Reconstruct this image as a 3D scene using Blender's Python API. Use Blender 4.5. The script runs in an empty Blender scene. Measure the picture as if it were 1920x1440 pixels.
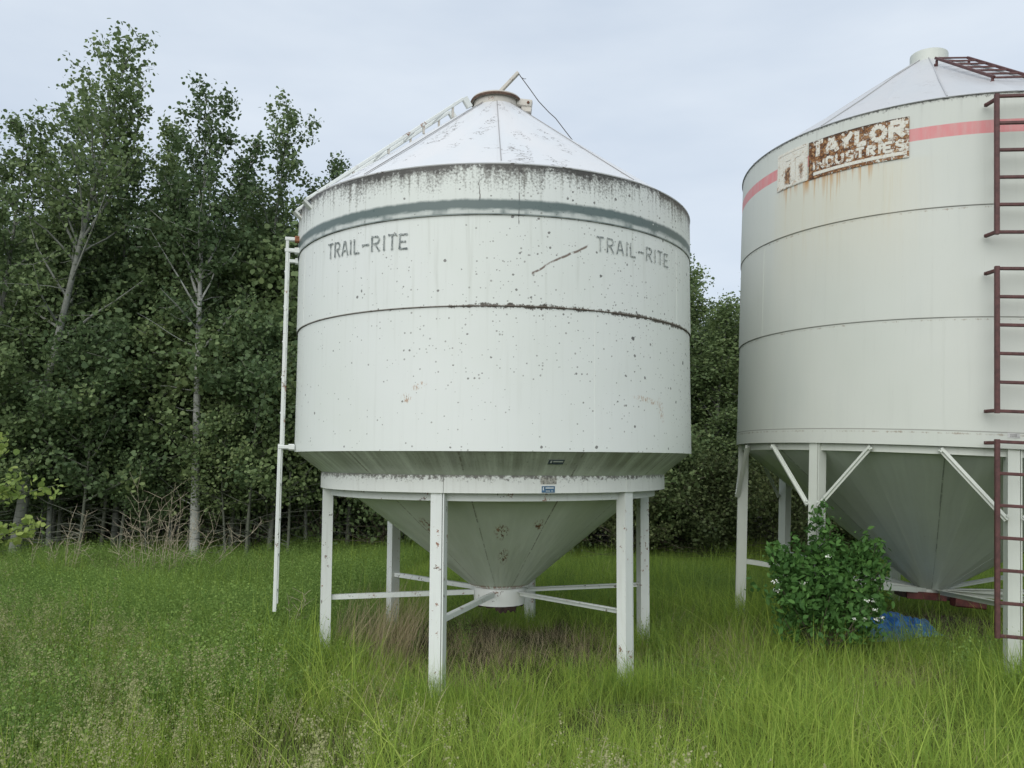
import bpy, math, random
import numpy as np
from mathutils import Vector, Matrix
PI = math.pi
rad = math.radians
sc = bpy.context.scene
COL = sc.collection

# ------------------------------------------------------------------ camera
cam_d = bpy.data.cameras.new('camera'); cam = bpy.data.objects.new('camera', cam_d); COL.objects.link(cam)
sc.camera = cam
PITCH = rad(5.268)
cam.location = (0, 0, 1.75)
cam.rotation_euler = (Matrix.Rotation(PI/2 + PITCH, 3, 'X') @ Matrix.Rotation(rad(.15), 3, 'Z')).to_euler()
cam_d.sensor_width = 36; cam_d.lens = 36*1516.2/1920
cam_d.clip_start = .05; cam_d.clip_end = 2000
# ------------------------------------------------------------------ sky and light (bright overcast)
SUN_EL, SUN_AZ = 38, 200        # azimuth clockwise from +Y: high, behind the camera's left shoulder
w = bpy.data.worlds.new('World'); sc.world = w; w.use_nodes = True
nt = w.node_tree; nt.nodes.clear()
sky = nt.nodes.new('ShaderNodeTexSky'); sky.sky_type = 'NISHITA'; sky.sun_disc = False
sky.sun_elevation = rad(SUN_EL); sky.sun_rotation = rad(SUN_AZ)
tc = nt.nodes.new('ShaderNodeTexCoord')
mp = nt.nodes.new('ShaderNodeMapping'); mp.inputs['Scale'].default_value = (1.2, 1.2, 4.0); mp.inputs['Rotation'].default_value = (0, rad(14), rad(20))
no = nt.nodes.new('ShaderNodeTexNoise'); no.inputs['Scale'].default_value = 1.7; no.inputs['Detail'].default_value = 5; no.inputs['Roughness'].default_value = .5
cr = nt.nodes.new('ShaderNodeValToRGB')
cr.color_ramp.elements[0].position = .34; cr.color_ramp.elements[0].color = (5.75, 6.6, 7.75, 1)
cr.color_ramp.elements[1].position = .68; cr.color_ramp.elements[1].color = (7.5, 8.2, 9.0, 1)
mx = nt.nodes.new('ShaderNodeMix'); mx.data_type = 'RGBA'; mx.inputs[0].default_value = .9
bg = nt.nodes.new('ShaderNodeBackground'); bg.inputs[1].default_value = .071
wo = nt.nodes.new('ShaderNodeOutputWorld')
L = nt.links.new
L(tc.outputs['Generated'], mp.inputs[0]); L(mp.outputs[0], no.inputs[0]); L(no.outputs[0], cr.inputs[0])
L(sky.outputs[0], mx.inputs[6]); L(cr.outputs[0], mx.inputs[7]); L(mx.outputs[2], bg.inputs[0]); L(bg.outputs[0], wo.inputs[0])
sd = bpy.data.lights.new('sun', 'SUN'); sun = bpy.data.objects.new('sun', sd); COL.objects.link(sun)
sd.energy = 1.5; sd.angle = rad(70); sd.color = (1, .97, .92)
sdir = Vector((math.sin(rad(SUN_AZ))*math.cos(rad(SUN_EL)), math.cos(rad(SUN_AZ))*math.cos(rad(SUN_EL)), math.sin(rad(SUN_EL))))
sun.rotation_euler = sdir.to_track_quat('Z', 'Y').to_euler(); sun.location = (0, 0, 30)
sc.view_settings.view_transform = 'Standard'; sc.view_settings.look = 'None'
sc.view_settings.exposure = .62; sc.view_settings.gamma = 1; sc.view_settings.use_curve_mapping = False
sc.render.engine = 'CYCLES'
try:
    sc.cycles.max_bounces = 5; sc.cycles.diffuse_bounces = 3; sc.cycles.transmission_bounces = 2
except Exception: pass

# ------------------------------------------------------------------ node expression helper
class V:
    def __init__(s, T, sock): s.T = T; s.s = sock
    def _m(s, op, o=None, o2=None):
        n = s.T.nodes.new('ShaderNodeMath'); n.operation = op
        for i, a in enumerate((s, o, o2)):
            if a is None: continue
            if isinstance(a, V): s.T.links.new(a.s, n.inputs[i])
            else: n.inputs[i].default_value = a
        return V(s.T, n.outputs[0])
    def __add__(s, o): return s._m('ADD', o)
    def __radd__(s, o): return s._m('ADD', o)
    def __sub__(s, o): return s._m('SUBTRACT', o)
    def __rsub__(s, o): return (s*-1.0)+o
    def __mul__(s, o): return s._m('MULTIPLY', o)
    def __rmul__(s, o): return s._m('MULTIPLY', o)
    def __truediv__(s, o): return s._m('DIVIDE', o)
    def abs(s): return s._m('ABSOLUTE')
    def pow(s, o): return s._m('POWER', o)
    def max(s, o): return s._m('MAXIMUM', o)
    def min(s, o): return s._m('MINIMUM', o)
    def step(s, a, b):     # smooth 0..1 between a and b (a may be > b)
        n = s.T.nodes.new('ShaderNodeMapRange'); n.interpolation_type = 'SMOOTHSTEP'
        lo, hi, t0, t1 = (a, b, 0, 1) if a < b else (b, a, 1, 0)
        s.T.links.new(s.s, n.inputs[0]); n.inputs[1].default_value = lo; n.inputs[2].default_value = hi
        n.inputs[3].default_value = t0; n.inputs[4].default_value = t1
        return V(s.T, n.outputs[0])
class Mat:
    def __init__(s, name):
        s.m = bpy.data.materials.new(str(name)); s.m.use_nodes = True; s.T = s.m.node_tree; s.T.nodes.clear()
        s.out = s.T.nodes.new('ShaderNodeOutputMaterial')
    def link(s, a, b): s.T.links.new(a.s if isinstance(a, V) else a, b)
    def uv(s):
        n = s.T.nodes.new('ShaderNodeUVMap'); n.uv_map = 'UVMap'
        x = s.T.nodes.new('ShaderNodeSeparateXYZ'); s.T.links.new(n.outputs[0], x.inputs[0])
        return V(s.T, x.outputs[0]), V(s.T, x.outputs[1])
    def obj(s):
        n = s.T.nodes.new('ShaderNodeTexCoord'); x = s.T.nodes.new('ShaderNodeSeparateXYZ'); s.T.links.new(n.outputs['Object'], x.inputs[0])
        return tuple(V(s.T, x.outputs[i]) for i in range(3))
    def vec(s, *c):
        n = s.T.nodes.new('ShaderNodeCombineXYZ')
        for i, a in enumerate(c):
            if isinstance(a, V): s.link(a, n.inputs[i])
            else: n.inputs[i].default_value = a
        return n.outputs[0]
    def noise(s, vec, scale=1, detail=3, rough=.55):
        n = s.T.nodes.new('ShaderNodeTexNoise'); s.T.links.new(vec, n.inputs['Vector'])
        n.inputs['Scale'].default_value = scale; n.inputs['Detail'].default_value = detail; n.inputs['Roughness'].default_value = rough
        return V(s.T, n.outputs[0])
    def spots(s, u, v, scale, seed, chance, rmax):   # round spots of differing size, one or none in each cell
        n = s.T.nodes.new('ShaderNodeTexVoronoi'); n.feature = 'F1'; n.inputs['Scale'].default_value = scale
        n.inputs['Randomness'].default_value = .9
        wob = s.noise(s.vec(u, v, seed), scale*5, 2) * (.25/scale)
        s.T.links.new(s.vec(u+wob, v+wob*.7, seed), n.inputs['Vector'])
        x = s.T.nodes.new('ShaderNodeSeparateColor'); s.T.links.new(n.outputs['Color'], x.inputs[0])
        r, g = V(s.T, x.outputs[0]), V(s.T, x.outputs[1])
        d = V(s.T, n.outputs['Distance'])
        ch = chance if isinstance(chance, V) else None
        on = ((ch - r) if ch else (r*-1.0 + chance)).step(0, .02)
        rr = (g*g*.8+.2)*rmax
        return on * (rr - d).step(0, .05)
    def attr(s, name, typ='GEOMETRY'):
        n = s.T.nodes.new('ShaderNodeAttribute'); n.attribute_name = name; n.attribute_type = typ
        return V(s.T, n.outputs['Fac'])
    def rnd(s):
        n = s.T.nodes.new('ShaderNodeObjectInfo'); return V(s.T, n.outputs['Random'])
    def mix(s, f, a, b):
        n = s.T.nodes.new('ShaderNodeMix'); n.data_type = 'RGBA'
        if isinstance(f, V): s.link(f, n.inputs[0])
        else: n.inputs[0].default_value = f
        for k, c in ((6, a), (7, b)):
            if isinstance(c, tuple): n.inputs[k].default_value = (*c, 1)
            else: s.T.links.new(c, n.inputs[k])
        return n.outputs[2]
    def ramp(s, f, *stops):
        n = s.T.nodes.new('ShaderNodeValToRGB'); e = n.color_ramp.elements
        e[0].position, e[0].color = stops[0][0], (*stops[0][1], 1); e[1].position, e[1].color = stops[-1][0], (*stops[-1][1], 1)
        for p, c in stops[1:-1]:
            q = e.new(p); q.color = (*c, 1)
        s.link(f, n.inputs[0]); return n.outputs[0]
    def bump(s, h, strength=.3, dist=.01):
        n = s.T.nodes.new('ShaderNodeBump'); n.inputs['Strength'].default_value = strength; n.inputs['Distance'].default_value = dist
        s.link(h, n.inputs['Height']); return n.outputs[0]
    def done(s, col, rough=.6, metal=0, bump=None, spec=.5, trans=None):
        p = s.T.nodes.new('ShaderNodeBsdfPrincipled')
        if isinstance(col, tuple): p.inputs['Base Color'].default_value = (*col, 1)
        else: s.T.links.new(col, p.inputs['Base Color'])
        for k, a in (('Roughness', rough), ('Metallic', metal), ('Specular IOR Level', spec)):
            if isinstance(a, V): s.link(a, p.inputs[k])
            else: p.inputs[k].default_value = a
        if bump is not None: s.T.links.new(bump, p.inputs['Normal'])
        sh = p.outputs[0]
        if trans:
            t = s.T.nodes.new('ShaderNodeBsdfTranslucent'); s.T.links.new(col, t.inputs[0])
            q = s.T.nodes.new('ShaderNodeMixShader'); q.inputs[0].default_value = trans
            s.T.links.new(sh, q.inputs[1]); s.T.links.new(t.outputs[0], q.inputs[2]); sh = q.outputs[0]
        s.T.links.new(sh, s.out.inputs[0]); return s.m

DIRT = (.045, .042, .036); RUST = (.22, .075, .025); RUSTD = (.07, .03, .018)
# ---- weathered white paint of the first bin; uv in metres along the girth and up
def wall_white():
    M = Mat('weathered_white_paint'); u, v = M.uv()
    P = lambda z=0.: M.vec(u, v, z)
    big = M.noise(P(1.), .8, 3)
    streak = M.noise(M.vec(u*26., v*1.1, 3.), 1, 4, .6)
    fine = M.noise(M.vec(u*110., v*5., 5.), 1, 3, .6)
    col = M.mix(big.step(.35, .7), (.65, .685, .64), (.68, .71, .68))
    # grey green film streaking down, strongest on the upper rings
    film = streak.step(.5, .8)*(v.step(2.2, 3.9)*.45+.14)
    col = M.mix(film, col, (.42, .44, .38))
    col = M.mix(fine.step(.62, .8)*.16, col, (.35, .36, .32))
    # black grime under the eave
    e = (3.841 - v)
    clump = M.noise(M.vec(u*5., v*2., 9.), 1, 4, .65)
    g1 = (streak*.7+clump*.6 + e*-1.5 + M.noise(P(2.), 60, 2)*.65).step(.72, 1.05)
    col = M.mix(g1*.85, col, (.10, .095, .08))
    g2 = (M.noise(P(4.), 30, 4, .75) + e*-4.2 + (clump-.5)*.7).step(.26, .44)
    col = M.mix(g2*.9, col, DIRT)
    # lichen spots, thicker towards the middle and right of the side seen
    side = u.step(-1.1, .6)*.75+.25
    dens = M.noise(P(7.), 1.6, 2).step(.28, .6)
    up = v.step(1.7, 3.2)*.6+.4
    s1 = M.spots(u, v, 9, 1., side*up*dens*.85+.07, .19)
    s2 = M.spots(u, v, 19, 2., side*up*dens*1.+.10, .26)
    s3 = M.spots(u, v, 42, 3., side*up*(dens*.9)+.12, .36)
    col = M.mix(s3*.6, col, (.14, .13, .11)); col = M.mix(s2*.8, col, (.08, .075, .065)); col = M.mix(s1*.9, col, (.05, .048, .042))
    # lap joint with grime and lichen
    d = (v - 2.816).abs()
    b = M.noise(M.vec(u*17., v*17., 11.), 1, 4, .8)*u.step(-1.5, .2).max(.7)*.8 + M.noise(M.vec(u*2., v*1., 14.), 1, 1)*.2
    col = M.mix((b*.135 - d - .056 + M.noise(P(12.), 50, 2)*.012).step(0, .012), col, (.075, .065, .05))
    col = M.mix(d.step(.0065, .003)*.8, col, (.16, .13, .1))
    col = M.mix((v-3.473).abs().step(.006, .002)*M.noise(P(13.), 9, 2).step(.4, .6)*.7, col, (.15, .14, .12))
    # rusty rubs where something chafed
    def rub(u0, v0, ru, rv, sl):
        a = (u-u0) ; c = (v - v0) - a*sl
        q = (a/ru)._m('MULTIPLY', a/ru) + (c/rv)*(c/rv)
        return q.step(1., .1)
    r = rub(-.50, 2.255, .075, .03, .35).max(rub(-.60, 2.17, .05, .045, 0.)).max(rub(1.30, 2.19, .2, .028, -.12)).max(rub(1.48, 2.12, .05, .10, -1.2))
    rn = M.noise(M.vec(u*55., v*22., 17.), 1, 3, .7)
    col = M.mix(r*rn.step(.5, .58)*.75, col, (.36, .20, .10))
    # long dark scratch and short cracks
    a = u - .304; c = (v - 3.06) - a*.55 - (M.noise(P(20.), 5, 2)-.5)*.05
    sl = c.abs()+(M.noise(P(21.), 30, 2)-.5).abs()*.012
    col = M.mix(sl.step(.014, .004)*a.step(-.01, .0)*a.step(.46, .45)*M.noise(P(22.), 14, 2).step(.40, .5)*.9, col, (.12, .075, .05))
    cr1 = (u + .075 + (M.noise(P(23.), 12, 2)-.5)*.05).abs().step(.006, .002)*v.step(3.56, 3.58)*v.step(3.73, 3.71)
    cr2 = (u - .205 + (M.noise(P(24.), 6, 2)-.5)*.01).abs().step(.005, .002)*v.step(3.40, 3.42)*M.noise(P(25.), 16, 2).step(.4, .5)
    col = M.mix(cr1.max(cr2)*.85, col, (.08, .07, .06))
    # sprayed dark green band over the top lap
    n1 = M.noise(M.vec(u*6., v*20., 31.), 1, 3, .6)
    edge = (v - 3.584 + (M.noise(M.vec(u*20., v*8., 33.), 1, 2)-.5)*.02)
    band = edge.step(.012, -.014)*v.step(3.472, 3.476)
    low = (v-3.512 + (n1-.5)*.06).step(.016, -.016)*(v-3.480).step(-.004, .004)
    band = band*(1.0 - low*M.noise(M.vec(u*7., v*4., 35.), 1, 3).step(.25, .55)*.72)
    col = M.mix(band*.93, col, (.07, .108, .104))
    chip = M.spots(u, v, 30, 8., u.step(.9, 1.4)*.35, .3)*band
    col = M.mix(chip, col, (.7, .72, .7))
    M2 = M.noise(M.vec(u*2.2, v*1.6, 41.), 1, 2)
    return M.done(col, .42, 0, M.bump(M2*.9+streak*.03, .35, .012), .4)
def plain_white(name, base=(.67, .70, .66), dirt=.25, rustc=.12, top=None, under=0., rough=.5):
    M = Mat(name); x, y, z = M.obj(); P = lambda k=0.: M.vec(x+k, y, z)
    n = M.noise(P(), 3, 4, .6); s = M.noise(M.vec(x*30., y*30., z*1.6), 1, 3, .6); f = M.noise(P(3.), 45, 3, .65)
    col = M.mix(n.step(.3, .75)*.5, base, tuple(c*.9 for c in base))
    col = M.mix(s.step(.5, .8)*dirt, col, (.36, .36, .3))
    if under: 
        u, v = M.uv(); w_ = M.noise(M.vec(u*14., v*1.5, 2.), 1, 4, .65); w2 = M.noise(M.vec(u*2., v*3., 5.), 1, 3)
        col = M.mix((w_*.7+w2*.5).step(.5, .85)*under, col, (.13, .13, .095))
        per = rad(45)*1.95; q = (u - rad(-27)*1.95 + per*.5)._m('FLOORED_MODULO', per) - per*.5
        col = M.mix(q.abs().step(.010, .004)*M.noise(M.vec(u*8., v*30., 22.), 1, 3, .7).step(.36, .5)*.7, col, (.07, .075, .065))
        band_ = (u*7.3)._m('FLOOR'); col = M.mix((band_*.37)._m('FRACT')*.18, col, (.30, .33, .32))
        st = (u - .02).abs().step(.022, .008)*(v-1.47).abs().step(.10, .05)*M.noise(M.vec(u*30., v*14., 5.), 1, 3, .7).step(.40, .55)
        col = M.mix(st*.85, col, (.33, .23, .08))
    if top is not None:
        col = M.mix((M.noise(P(5.), 34, 3, .7) - (top - z)*5.5).step(.3, .5)*.85, col, (.07, .065, .05))
        col = M.mix((f - (top - z)*1.6).step(.5, .62)*.45, col, (.2, .19, .15))
    ch = M.noise(P(7.), 9, 5, .75).step(.72-rustc*.3, .74-rustc*.3)*f.step(.42, .55)
    col = M.mix(ch*.9, col, M.mix(n.step(.4, .6), (.05, .035, .03), (.24, .09, .035)))
    return M.done(col, rough, 0, M.bump(f*.4+n, .12, .01), .4)
def cone_paint():
    M = Mat('hopper_white_paint_grass_reflection'); u, v = M.uv(); P = lambda k=0.: M.vec(u, v, k)
    n = M.noise(P(1.), 1.6, 4, .6); w_ = M.noise(M.vec(u*16., v*1.6, 2.), 1, 4, .65)
    col = M.mix(n.step(.3, .7), (.60, .655, .575), (.54, .60, .51))  # white paint, with the green reflected from the grass put into its colour
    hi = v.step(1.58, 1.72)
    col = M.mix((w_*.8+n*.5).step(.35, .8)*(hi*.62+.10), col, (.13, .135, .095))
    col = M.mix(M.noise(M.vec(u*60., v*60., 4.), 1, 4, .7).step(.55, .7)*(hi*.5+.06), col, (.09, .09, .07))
    blob = None
    for (uu, vv, r) in ((.10, 1.17, .13), (.14, .95, .14), (-1.0, 1.20, .15), (.62, 1.23, .09)):
        a = (u-uu); b = (v-vv)*1.6; q = (a*a+b*b).step(r*r, r*r*.1); blob = q if blob is None else blob.max(q)
    sp = M.noise(M.vec(u*24., v*34., 9.), 1, 3, .75).step(.50, .56)
    col = M.mix((blob*sp).max(M.noise(M.vec(u*13., v*24., 12.), 1, 4, .8).step(.74, .77)), col, M.mix(w_.step(.4, .6), (.10, .045, .02), (.27, .13, .045)))
    col = M.mix(v.step(.665, .635)*M.noise(P(15.), 9, 3).step(.42, .5), col, (.24, .09, .03))
    per = rad(30)*1.75; q = (u - rad(-7)*1.75 + per*.5)._m('FLOORED_MODULO', per) - per*.5
    col = M.mix((q + (M.noise(P(21.), 9, 2)-.5)*.006).abs().step(.011, .004)*M.noise(M.vec(u*8., v*40., 22.), 1, 3, .7).step(.40, .56)*.75, col, (.10, .085, .055))
    return M.done(col, .38, 0, M.bump(M.noise(P(6.), 3.2, 2), .5, .03), .5)
def roof_white(name='roof_white_paint', grime=1., bright=.64):
    M = Mat(name); u, v = M.uv(); P = lambda k=0.: M.vec(u, v, k)
    n = M.noise(P(1.), 2, 4); f = M.noise(M.vec(u*50., v*50., 2.), 1, 3, .7)
    col = M.mix(n.step(.3, .7), (bright*.95, bright*.98, bright), (bright, bright, bright))
    col = M.mix(f.step(.6, .8)*.25*grime, col, (.3, .3, .28))
    cr_ = M.noise(M.vec(u*4.+v*2., v*11., 4.), 1, 3, .7)
    gate = M.noise(P(7.), 3.4, 2).step(.54, .62)
    col = M.mix((cr_-.5).abs().step(.016, .006)*gate*grime, col, (.12, .10, .08))
    col = M.mix(M.spots(u, v, 18, 5., .22*grime, .12), col, (.16, .12, .1))
    return M.done(col, .33, .0, M.bump(M.noise(P(9.), 2.5, 3), .35, .03), .5)
def wall_cream():
    M = Mat('cream_bin_paint'); u, v = M.uv(); P = lambda k=0.: M.vec(u, v, k)
    big = M.noise(P(1.), .7, 3); streak = M.noise(M.vec(u*22., v*.8, 3.), 1, 4, .6); wide = M.noise(M.vec(u*2.2, v*.3, 6.), 1, 3)
    col = M.mix(big.step(.3, .7), (.53, .555, .50), (.565, .585, .535))
    col = M.mix(wide.step(.5, .8)*.30, col, (.42, .46, .45))
    col = M.mix(streak.step(.52, .85)*.22, col, (.40, .41, .37))
    col = M.mix(M.noise(M.vec(u*120., v*6., 7.), 1, 2).step(.62, .8)*.14, col, (.3, .3, .27))
    # red band
    a = (v - 4.287 + u*.0).step(-.0015, .0015)*(v - 4.393).step(.0015, -.0015)
    left = u.step(-2.44, -2.46)
    red = M.mix(M.noise(M.vec(u*16., v*3., 9.), 1, 4, .7).step(.35, .7), (.62, .19, .20), (.58, .27, .26))
    col = M.mix(a*(.90), col, red)
    # grime at the eave, rust wash under the plate
    e = 4.62 - v
    col = M.mix((M.noise(M.vec(u*40., v*30., 11.), 1, 3, .7) - e*8.).step(.25, .5)*.85, col, DIRT)
    col = M.mix((streak - e*1.3).step(.45, .8)*.3, col, (.2, .2, .17))
    for z0 in (.1684+0, 1.0614, 1.9575): pass
    for zz in (1.918, 2.811, 3.7075):
        col = M.mix((v-zz).abs().step(.006, .003)*.55, col, (.13, .12, .10))
        col = M.mix(((v-zz+.02).abs()*-14. + M.noise(M.vec(u*18., v*6., 13.), 1, 4, .8)).step(.44, .62)*.6, col, (.2, .13, .07))
    fall = (4.165 - v)
    dr = M.noise(M.vec(u*26., v*.9, 15.), 1, 4, .7)
    m = u.step(-2.46, -2.40)*u.step(-1.35, -1.5)*fall.step(-.01, .0)
    col = M.mix((m*(dr - fall*.9).step(.38, .62)*.9).max(((u+2.085).abs() + (dr-.5)*.03).step(.035, .01)*fall.step(-.01, .0)*fall.step(.16, .02)), col, (.42, .20, .06))
    m2 = u.step(-2.6, -2.3)*u.step(-.9, -1.4)*fall.step(-.01, .05)*fall.step(1.3, .1)
    col = M.mix(m2*.30, col, (.60, .54, .36))
    col = M.mix(m2*(dr).step(.5, .7)*.18, col, (.5, .4, .2))
    col = M.mix(M.spots(u, v, 9, 4., .16, .07), col, (.12, .11, .1))
    return M.done(col, .5, 0, M.bump(M.noise(P(19.), 1.5, 2)+streak*.04, .3, .012), .35)
def rusty_plate(white):
    M = Mat('rusted_sign_white' if white else 'rusted_sign_brown'); u, v = M.uv(); P = lambda k=0.: M.vec(u, v, k)
    n = M.noise(P(1.), 14, 5, .72); n2 = M.noise(P(5.), 34, 4, .7); n3 = M.noise(P(8.), 70, 3, .7)
    rust = M.ramp(n2, (.34, (.03, .022, .02)), (.45, (.10, .05, .028)), (.54, (.24, .11, .045)), (.64, (.42, .29, .16)))
    pale = M.mix(n3.step(.4, .7), (.66, .66, .6), (.60, .55, .44))
    if white == 2: f = (n*.55+n2*.45 + (u+1.6)*-.10).step(.515, .585)*.95
    elif white:
        w1 = (n-.5)*.12
        bx = lambda uc, hu, zc, hz_: ((u-uc).abs() - hu + w1).step(.014, -.012)*((v-zc).abs() - hz_ + w1*1.6).step(.02, -.02)
        f = ((n*.6+n2*.4).step(.53, .62)*.7).max(bx(-2.318, .035, 4.275, .075)*.95).max(bx(-2.150, .020, 4.28, .07)*.85).max(((4.175-v)*9.+n-.5).step(.0, .12)*n2.step(.45, .6))
    else: f = (n*.5+n2*.5 - (u+1.6)*.10).step(.40, .48)
    rust = M.mix(((n-.5)*.8 - (u+2.03)*1.3 + .15).max((v-4.47)*14. + n-.5).step(.1, .4)*(0. if white == 1 else .8), rust, (.035, .028, .024))
    col = M.mix(f, pale, rust)
    return M.done(col, .8, 0, M.bump(n2, .6, .004), .2)
def simple(name, col, rough=.5, metal=0, var=.15, scale=20, spec=.5):
    M = Mat(name); x, y, z = M.obj(); n = M.noise(M.vec(x, y, z), scale, 4, .65)
    c = M.mix(n.step(.35, .7), col, tuple(min(1, a*(1-var*2)) for a in col))
    return M.done(c, rough, metal, M.bump(n, .15, .005), spec)
def foliage(name, stops, trans=.35, rough=.55, spec=.3, inst=False, grad=None):
    M = Mat(name)
    t = M.attr('tint')
    r = M.attr('itint', 'INSTANCER') if inst else M.rnd()
    f = t*.55 + r*.45
    c = M.ramp(f, *stops)
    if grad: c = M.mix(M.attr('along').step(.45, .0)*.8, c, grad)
    return M.done(c, rough, 0, None, spec, trans)
def bark(name, pale, dark, marks=.5):
    M = Mat(name); x, y, z = M.obj(); r = M.rnd()
    n = M.noise(M.vec(x, y, z), 4, 4, .6); h = M.noise(M.vec(x*3., y*3., z*26.), 1, 4, .7); k = M.noise(M.vec(x*9., y*9., z*9.+r*9.), 1, 3)
    c = M.mix(n.step(.3, .7), pale, tuple(a*.72 for a in pale))
    c = M.mix(h.step(.58, .66)*marks, c, dark)
    c = M.mix(k.step(.66, .72)*marks, c, dark)
    return M.done(c, .85, 0, M.bump(h+n, .4, .01), .2)
MT = {}
MT['wall'] = wall_white(); MT['roof'] = roof_white(); MT['cone'] = cone_paint()
MT['frame'] = plain_white('frame_white_paint', (.69, .72, .69), .2, .42)
MT['ring'] = plain_white('ring_white_paint', (.70, .72, .68), .2, .02, top=1.628)
MT['outlet'] = plain_white('outlet_white_paint', (.74, .75, .72), .1, .42)
MT['lid'] = plain_white('lid_dirty_paint', (.55, .52, .46), .6, .3)
MT['liddark'] = simple('lid_rim_rust', (.16, .10, .07), .8, 0, .3, 30)
MT['wire'] = simple('wire_grey', (.12, .11, .10), .6, .3)
MT['letter'] = None
MT['cream'] = wall_cream(); MT['roof2'] = roof_white('galvanised_pale_roof', .3, .49)
MT['frame2'] = plain_white('cream_frame_paint', (.60, .63, .57), .2, .03)
MT['cone2'] = plain_white('cream_hopper_paint', (.46, .51, .455), .12, .0, under=.12, rough=.28)
MT['maroon'] = simple('maroon_ladder_paint', (.105, .040, .036), .6, 0, .2, 25)
MT['redgate'] = simple('faded_red_steel', (.12, .026, .022), .6, 0, .3, 18)
MT['darksteel'] = simple('dark_rusty_steel', (.05, .028, .02), .8, 0, .3)
MT['rustbrown'] = rusty_plate(0); MT['rustwhite'] = rusty_plate(1); MT['wornletter'] = rusty_plate(2)
MT['sticker'] = simple('blue_sticker', (.06, .16, .28), .5, 0, .35, 40)
MT['stickerd'] = simple('faded_dark_sticker', (.06, .09, .12), .6, 0, .3, 40)
MT['residue'] = simple('torn_sticker_residue', (.42, .41, .36), .8, 0, .4, 60)
MT['stkwhite'] = simple('sticker_white_print', (.62, .66, .66), .6, 0, .1)
MT['plate'] = simple('aluminium_plate', (.52, .52, .5), .4, .4, .2)
MT['rustbolt'] = simple('rusty_bolt', (.16, .06, .03), .8, 0, .3, 60)
MT['rustpaint'] = simple('rusted_bracket', (.34, .13, .06), .8, 0, .3, 30)
def _let():
    M = Mat('worn_stencil_paint'); u, v = M.uv()
    n = M.noise(M.vec(u*60., v*25., 2.), 1, 4, .7)
    return M.done(M.mix(n.step(.42, .60)*.75, (.10, .12, .12), (.50, .53, .50)), .6)
MT['letter'] = _let()
MT['poplar'] = foliage('aspen_leaf', [(.1, (.080, .128, .058)), (.45, (.138, .20, .086)), (.75, (.195, .262, .108)), (.98, (.27, .33, .14))], .35, .5, .2)
MT['brush'] = foliage('brush_leaf', [(.1, (.06, .085, .035)), (.5, (.15, .185, .075)), (.95, (.24, .26, .11))], .3, .55, .15)
MT['shrubleaf'] = foliage('dogwood_leaf', [(.1, (.06, .14, .04)), (.5, (.115, .24, .06)), (.85, (.21, .38, .09)), (.98, (.28, .44, .10))], .35, .6, .15)
MT['sapleaf'] = foliage('sapling_leaf', [(.1, (.18, .27, .07)), (.6, (.34, .42, .11)), (.98, (.5, .54, .18))], .4)
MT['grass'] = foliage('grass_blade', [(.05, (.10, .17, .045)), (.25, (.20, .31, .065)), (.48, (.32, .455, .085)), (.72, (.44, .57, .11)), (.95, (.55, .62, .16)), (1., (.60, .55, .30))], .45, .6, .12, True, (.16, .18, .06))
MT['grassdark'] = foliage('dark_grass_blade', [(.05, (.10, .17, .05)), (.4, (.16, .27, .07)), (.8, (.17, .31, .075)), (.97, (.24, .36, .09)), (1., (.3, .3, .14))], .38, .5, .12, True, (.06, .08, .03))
MT['weed'] = foliage('weed_leaf', [(.05, (.13, .21, .06)), (.5, (.22, .34, .085)), (.95, (.34, .45, .12))], .38, .6, .1, True)
MT['seed'] = foliage('seed_head', [(.05, (.26, .29, .12)), (.5, (.38, .39, .19)), (.95, (.50, .47, .28))], .35, .8, .1, True)
MT['dry'] = foliage('dry_straw', [(.05, (.28, .23, .13)), (.5, (.46, .38, .23)), (.95, (.64, .55, .37))], .3, .8, .1, True)
MT['barkpale'] = bark('aspen_bark', (.25, .26, .225), (.03, .028, .024), .85)
MT['barkwhite'] = bark('white_aspen_bark', (.40, .41, .37), (.03, .028, .024), .8); MT['barkgrey'] = bark('grey_green_bark', (.14, .15, .115), (.04, .04, .03), .5)
MT['barkdark'] = bark('brush_stem_bark', (.12, .105, .075), (.03, .03, .02), .4)
MT['drystalk'] = simple('dry_stalk_straw', (.52, .45, .33), .85, 0, .25, 30, .1)
MT['flower'] = simple('white_petals', (.78, .79, .72), .7, 0, .05)
def _tarp():
    M = Mat('blue_tarp_weave'); x, y, z = M.obj(); n = M.noise(M.vec(x, y, z), 14, 4); 
    return M.done(M.mix(n.step(.35, .7), (.028, .13, .42), (.055, .26, .65)), .42, 0, M.bump(M.noise(M.vec(x, y, z), 60, 3), .4, .006), .5)
MT['tarp'] = _tarp()
def _ground():
    M = Mat('ground_thatch'); x, y, z = M.obj(); P = M.vec(x, y, z)
    a = M.noise(P, 1.2, 4); b = M.noise(P, 25, 5, .7)
    c = M.mix(b.step(.3, .7), (.028, .035, .014), (.085, .075, .040)); c = M.mix(a.step(.45, .65)*.6, c, (.05, .075, .022))
    return M.done(c, .95, 0, M.bump(b, .8, .03), .1)
MT['ground'] = _ground()
def _dirt():
    M = Mat('bare_dirt'); x, y, z = M.obj(); P = M.vec(x, y, z); b = M.noise(P, 30, 5, .7)
    return M.done(M.mix(b.step(.35, .7), (.06, .045, .03), (.14, .11, .075)), .95, 0, M.bump(b, .9, .02), .1)
MT['dirt'] = _dirt()

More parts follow.
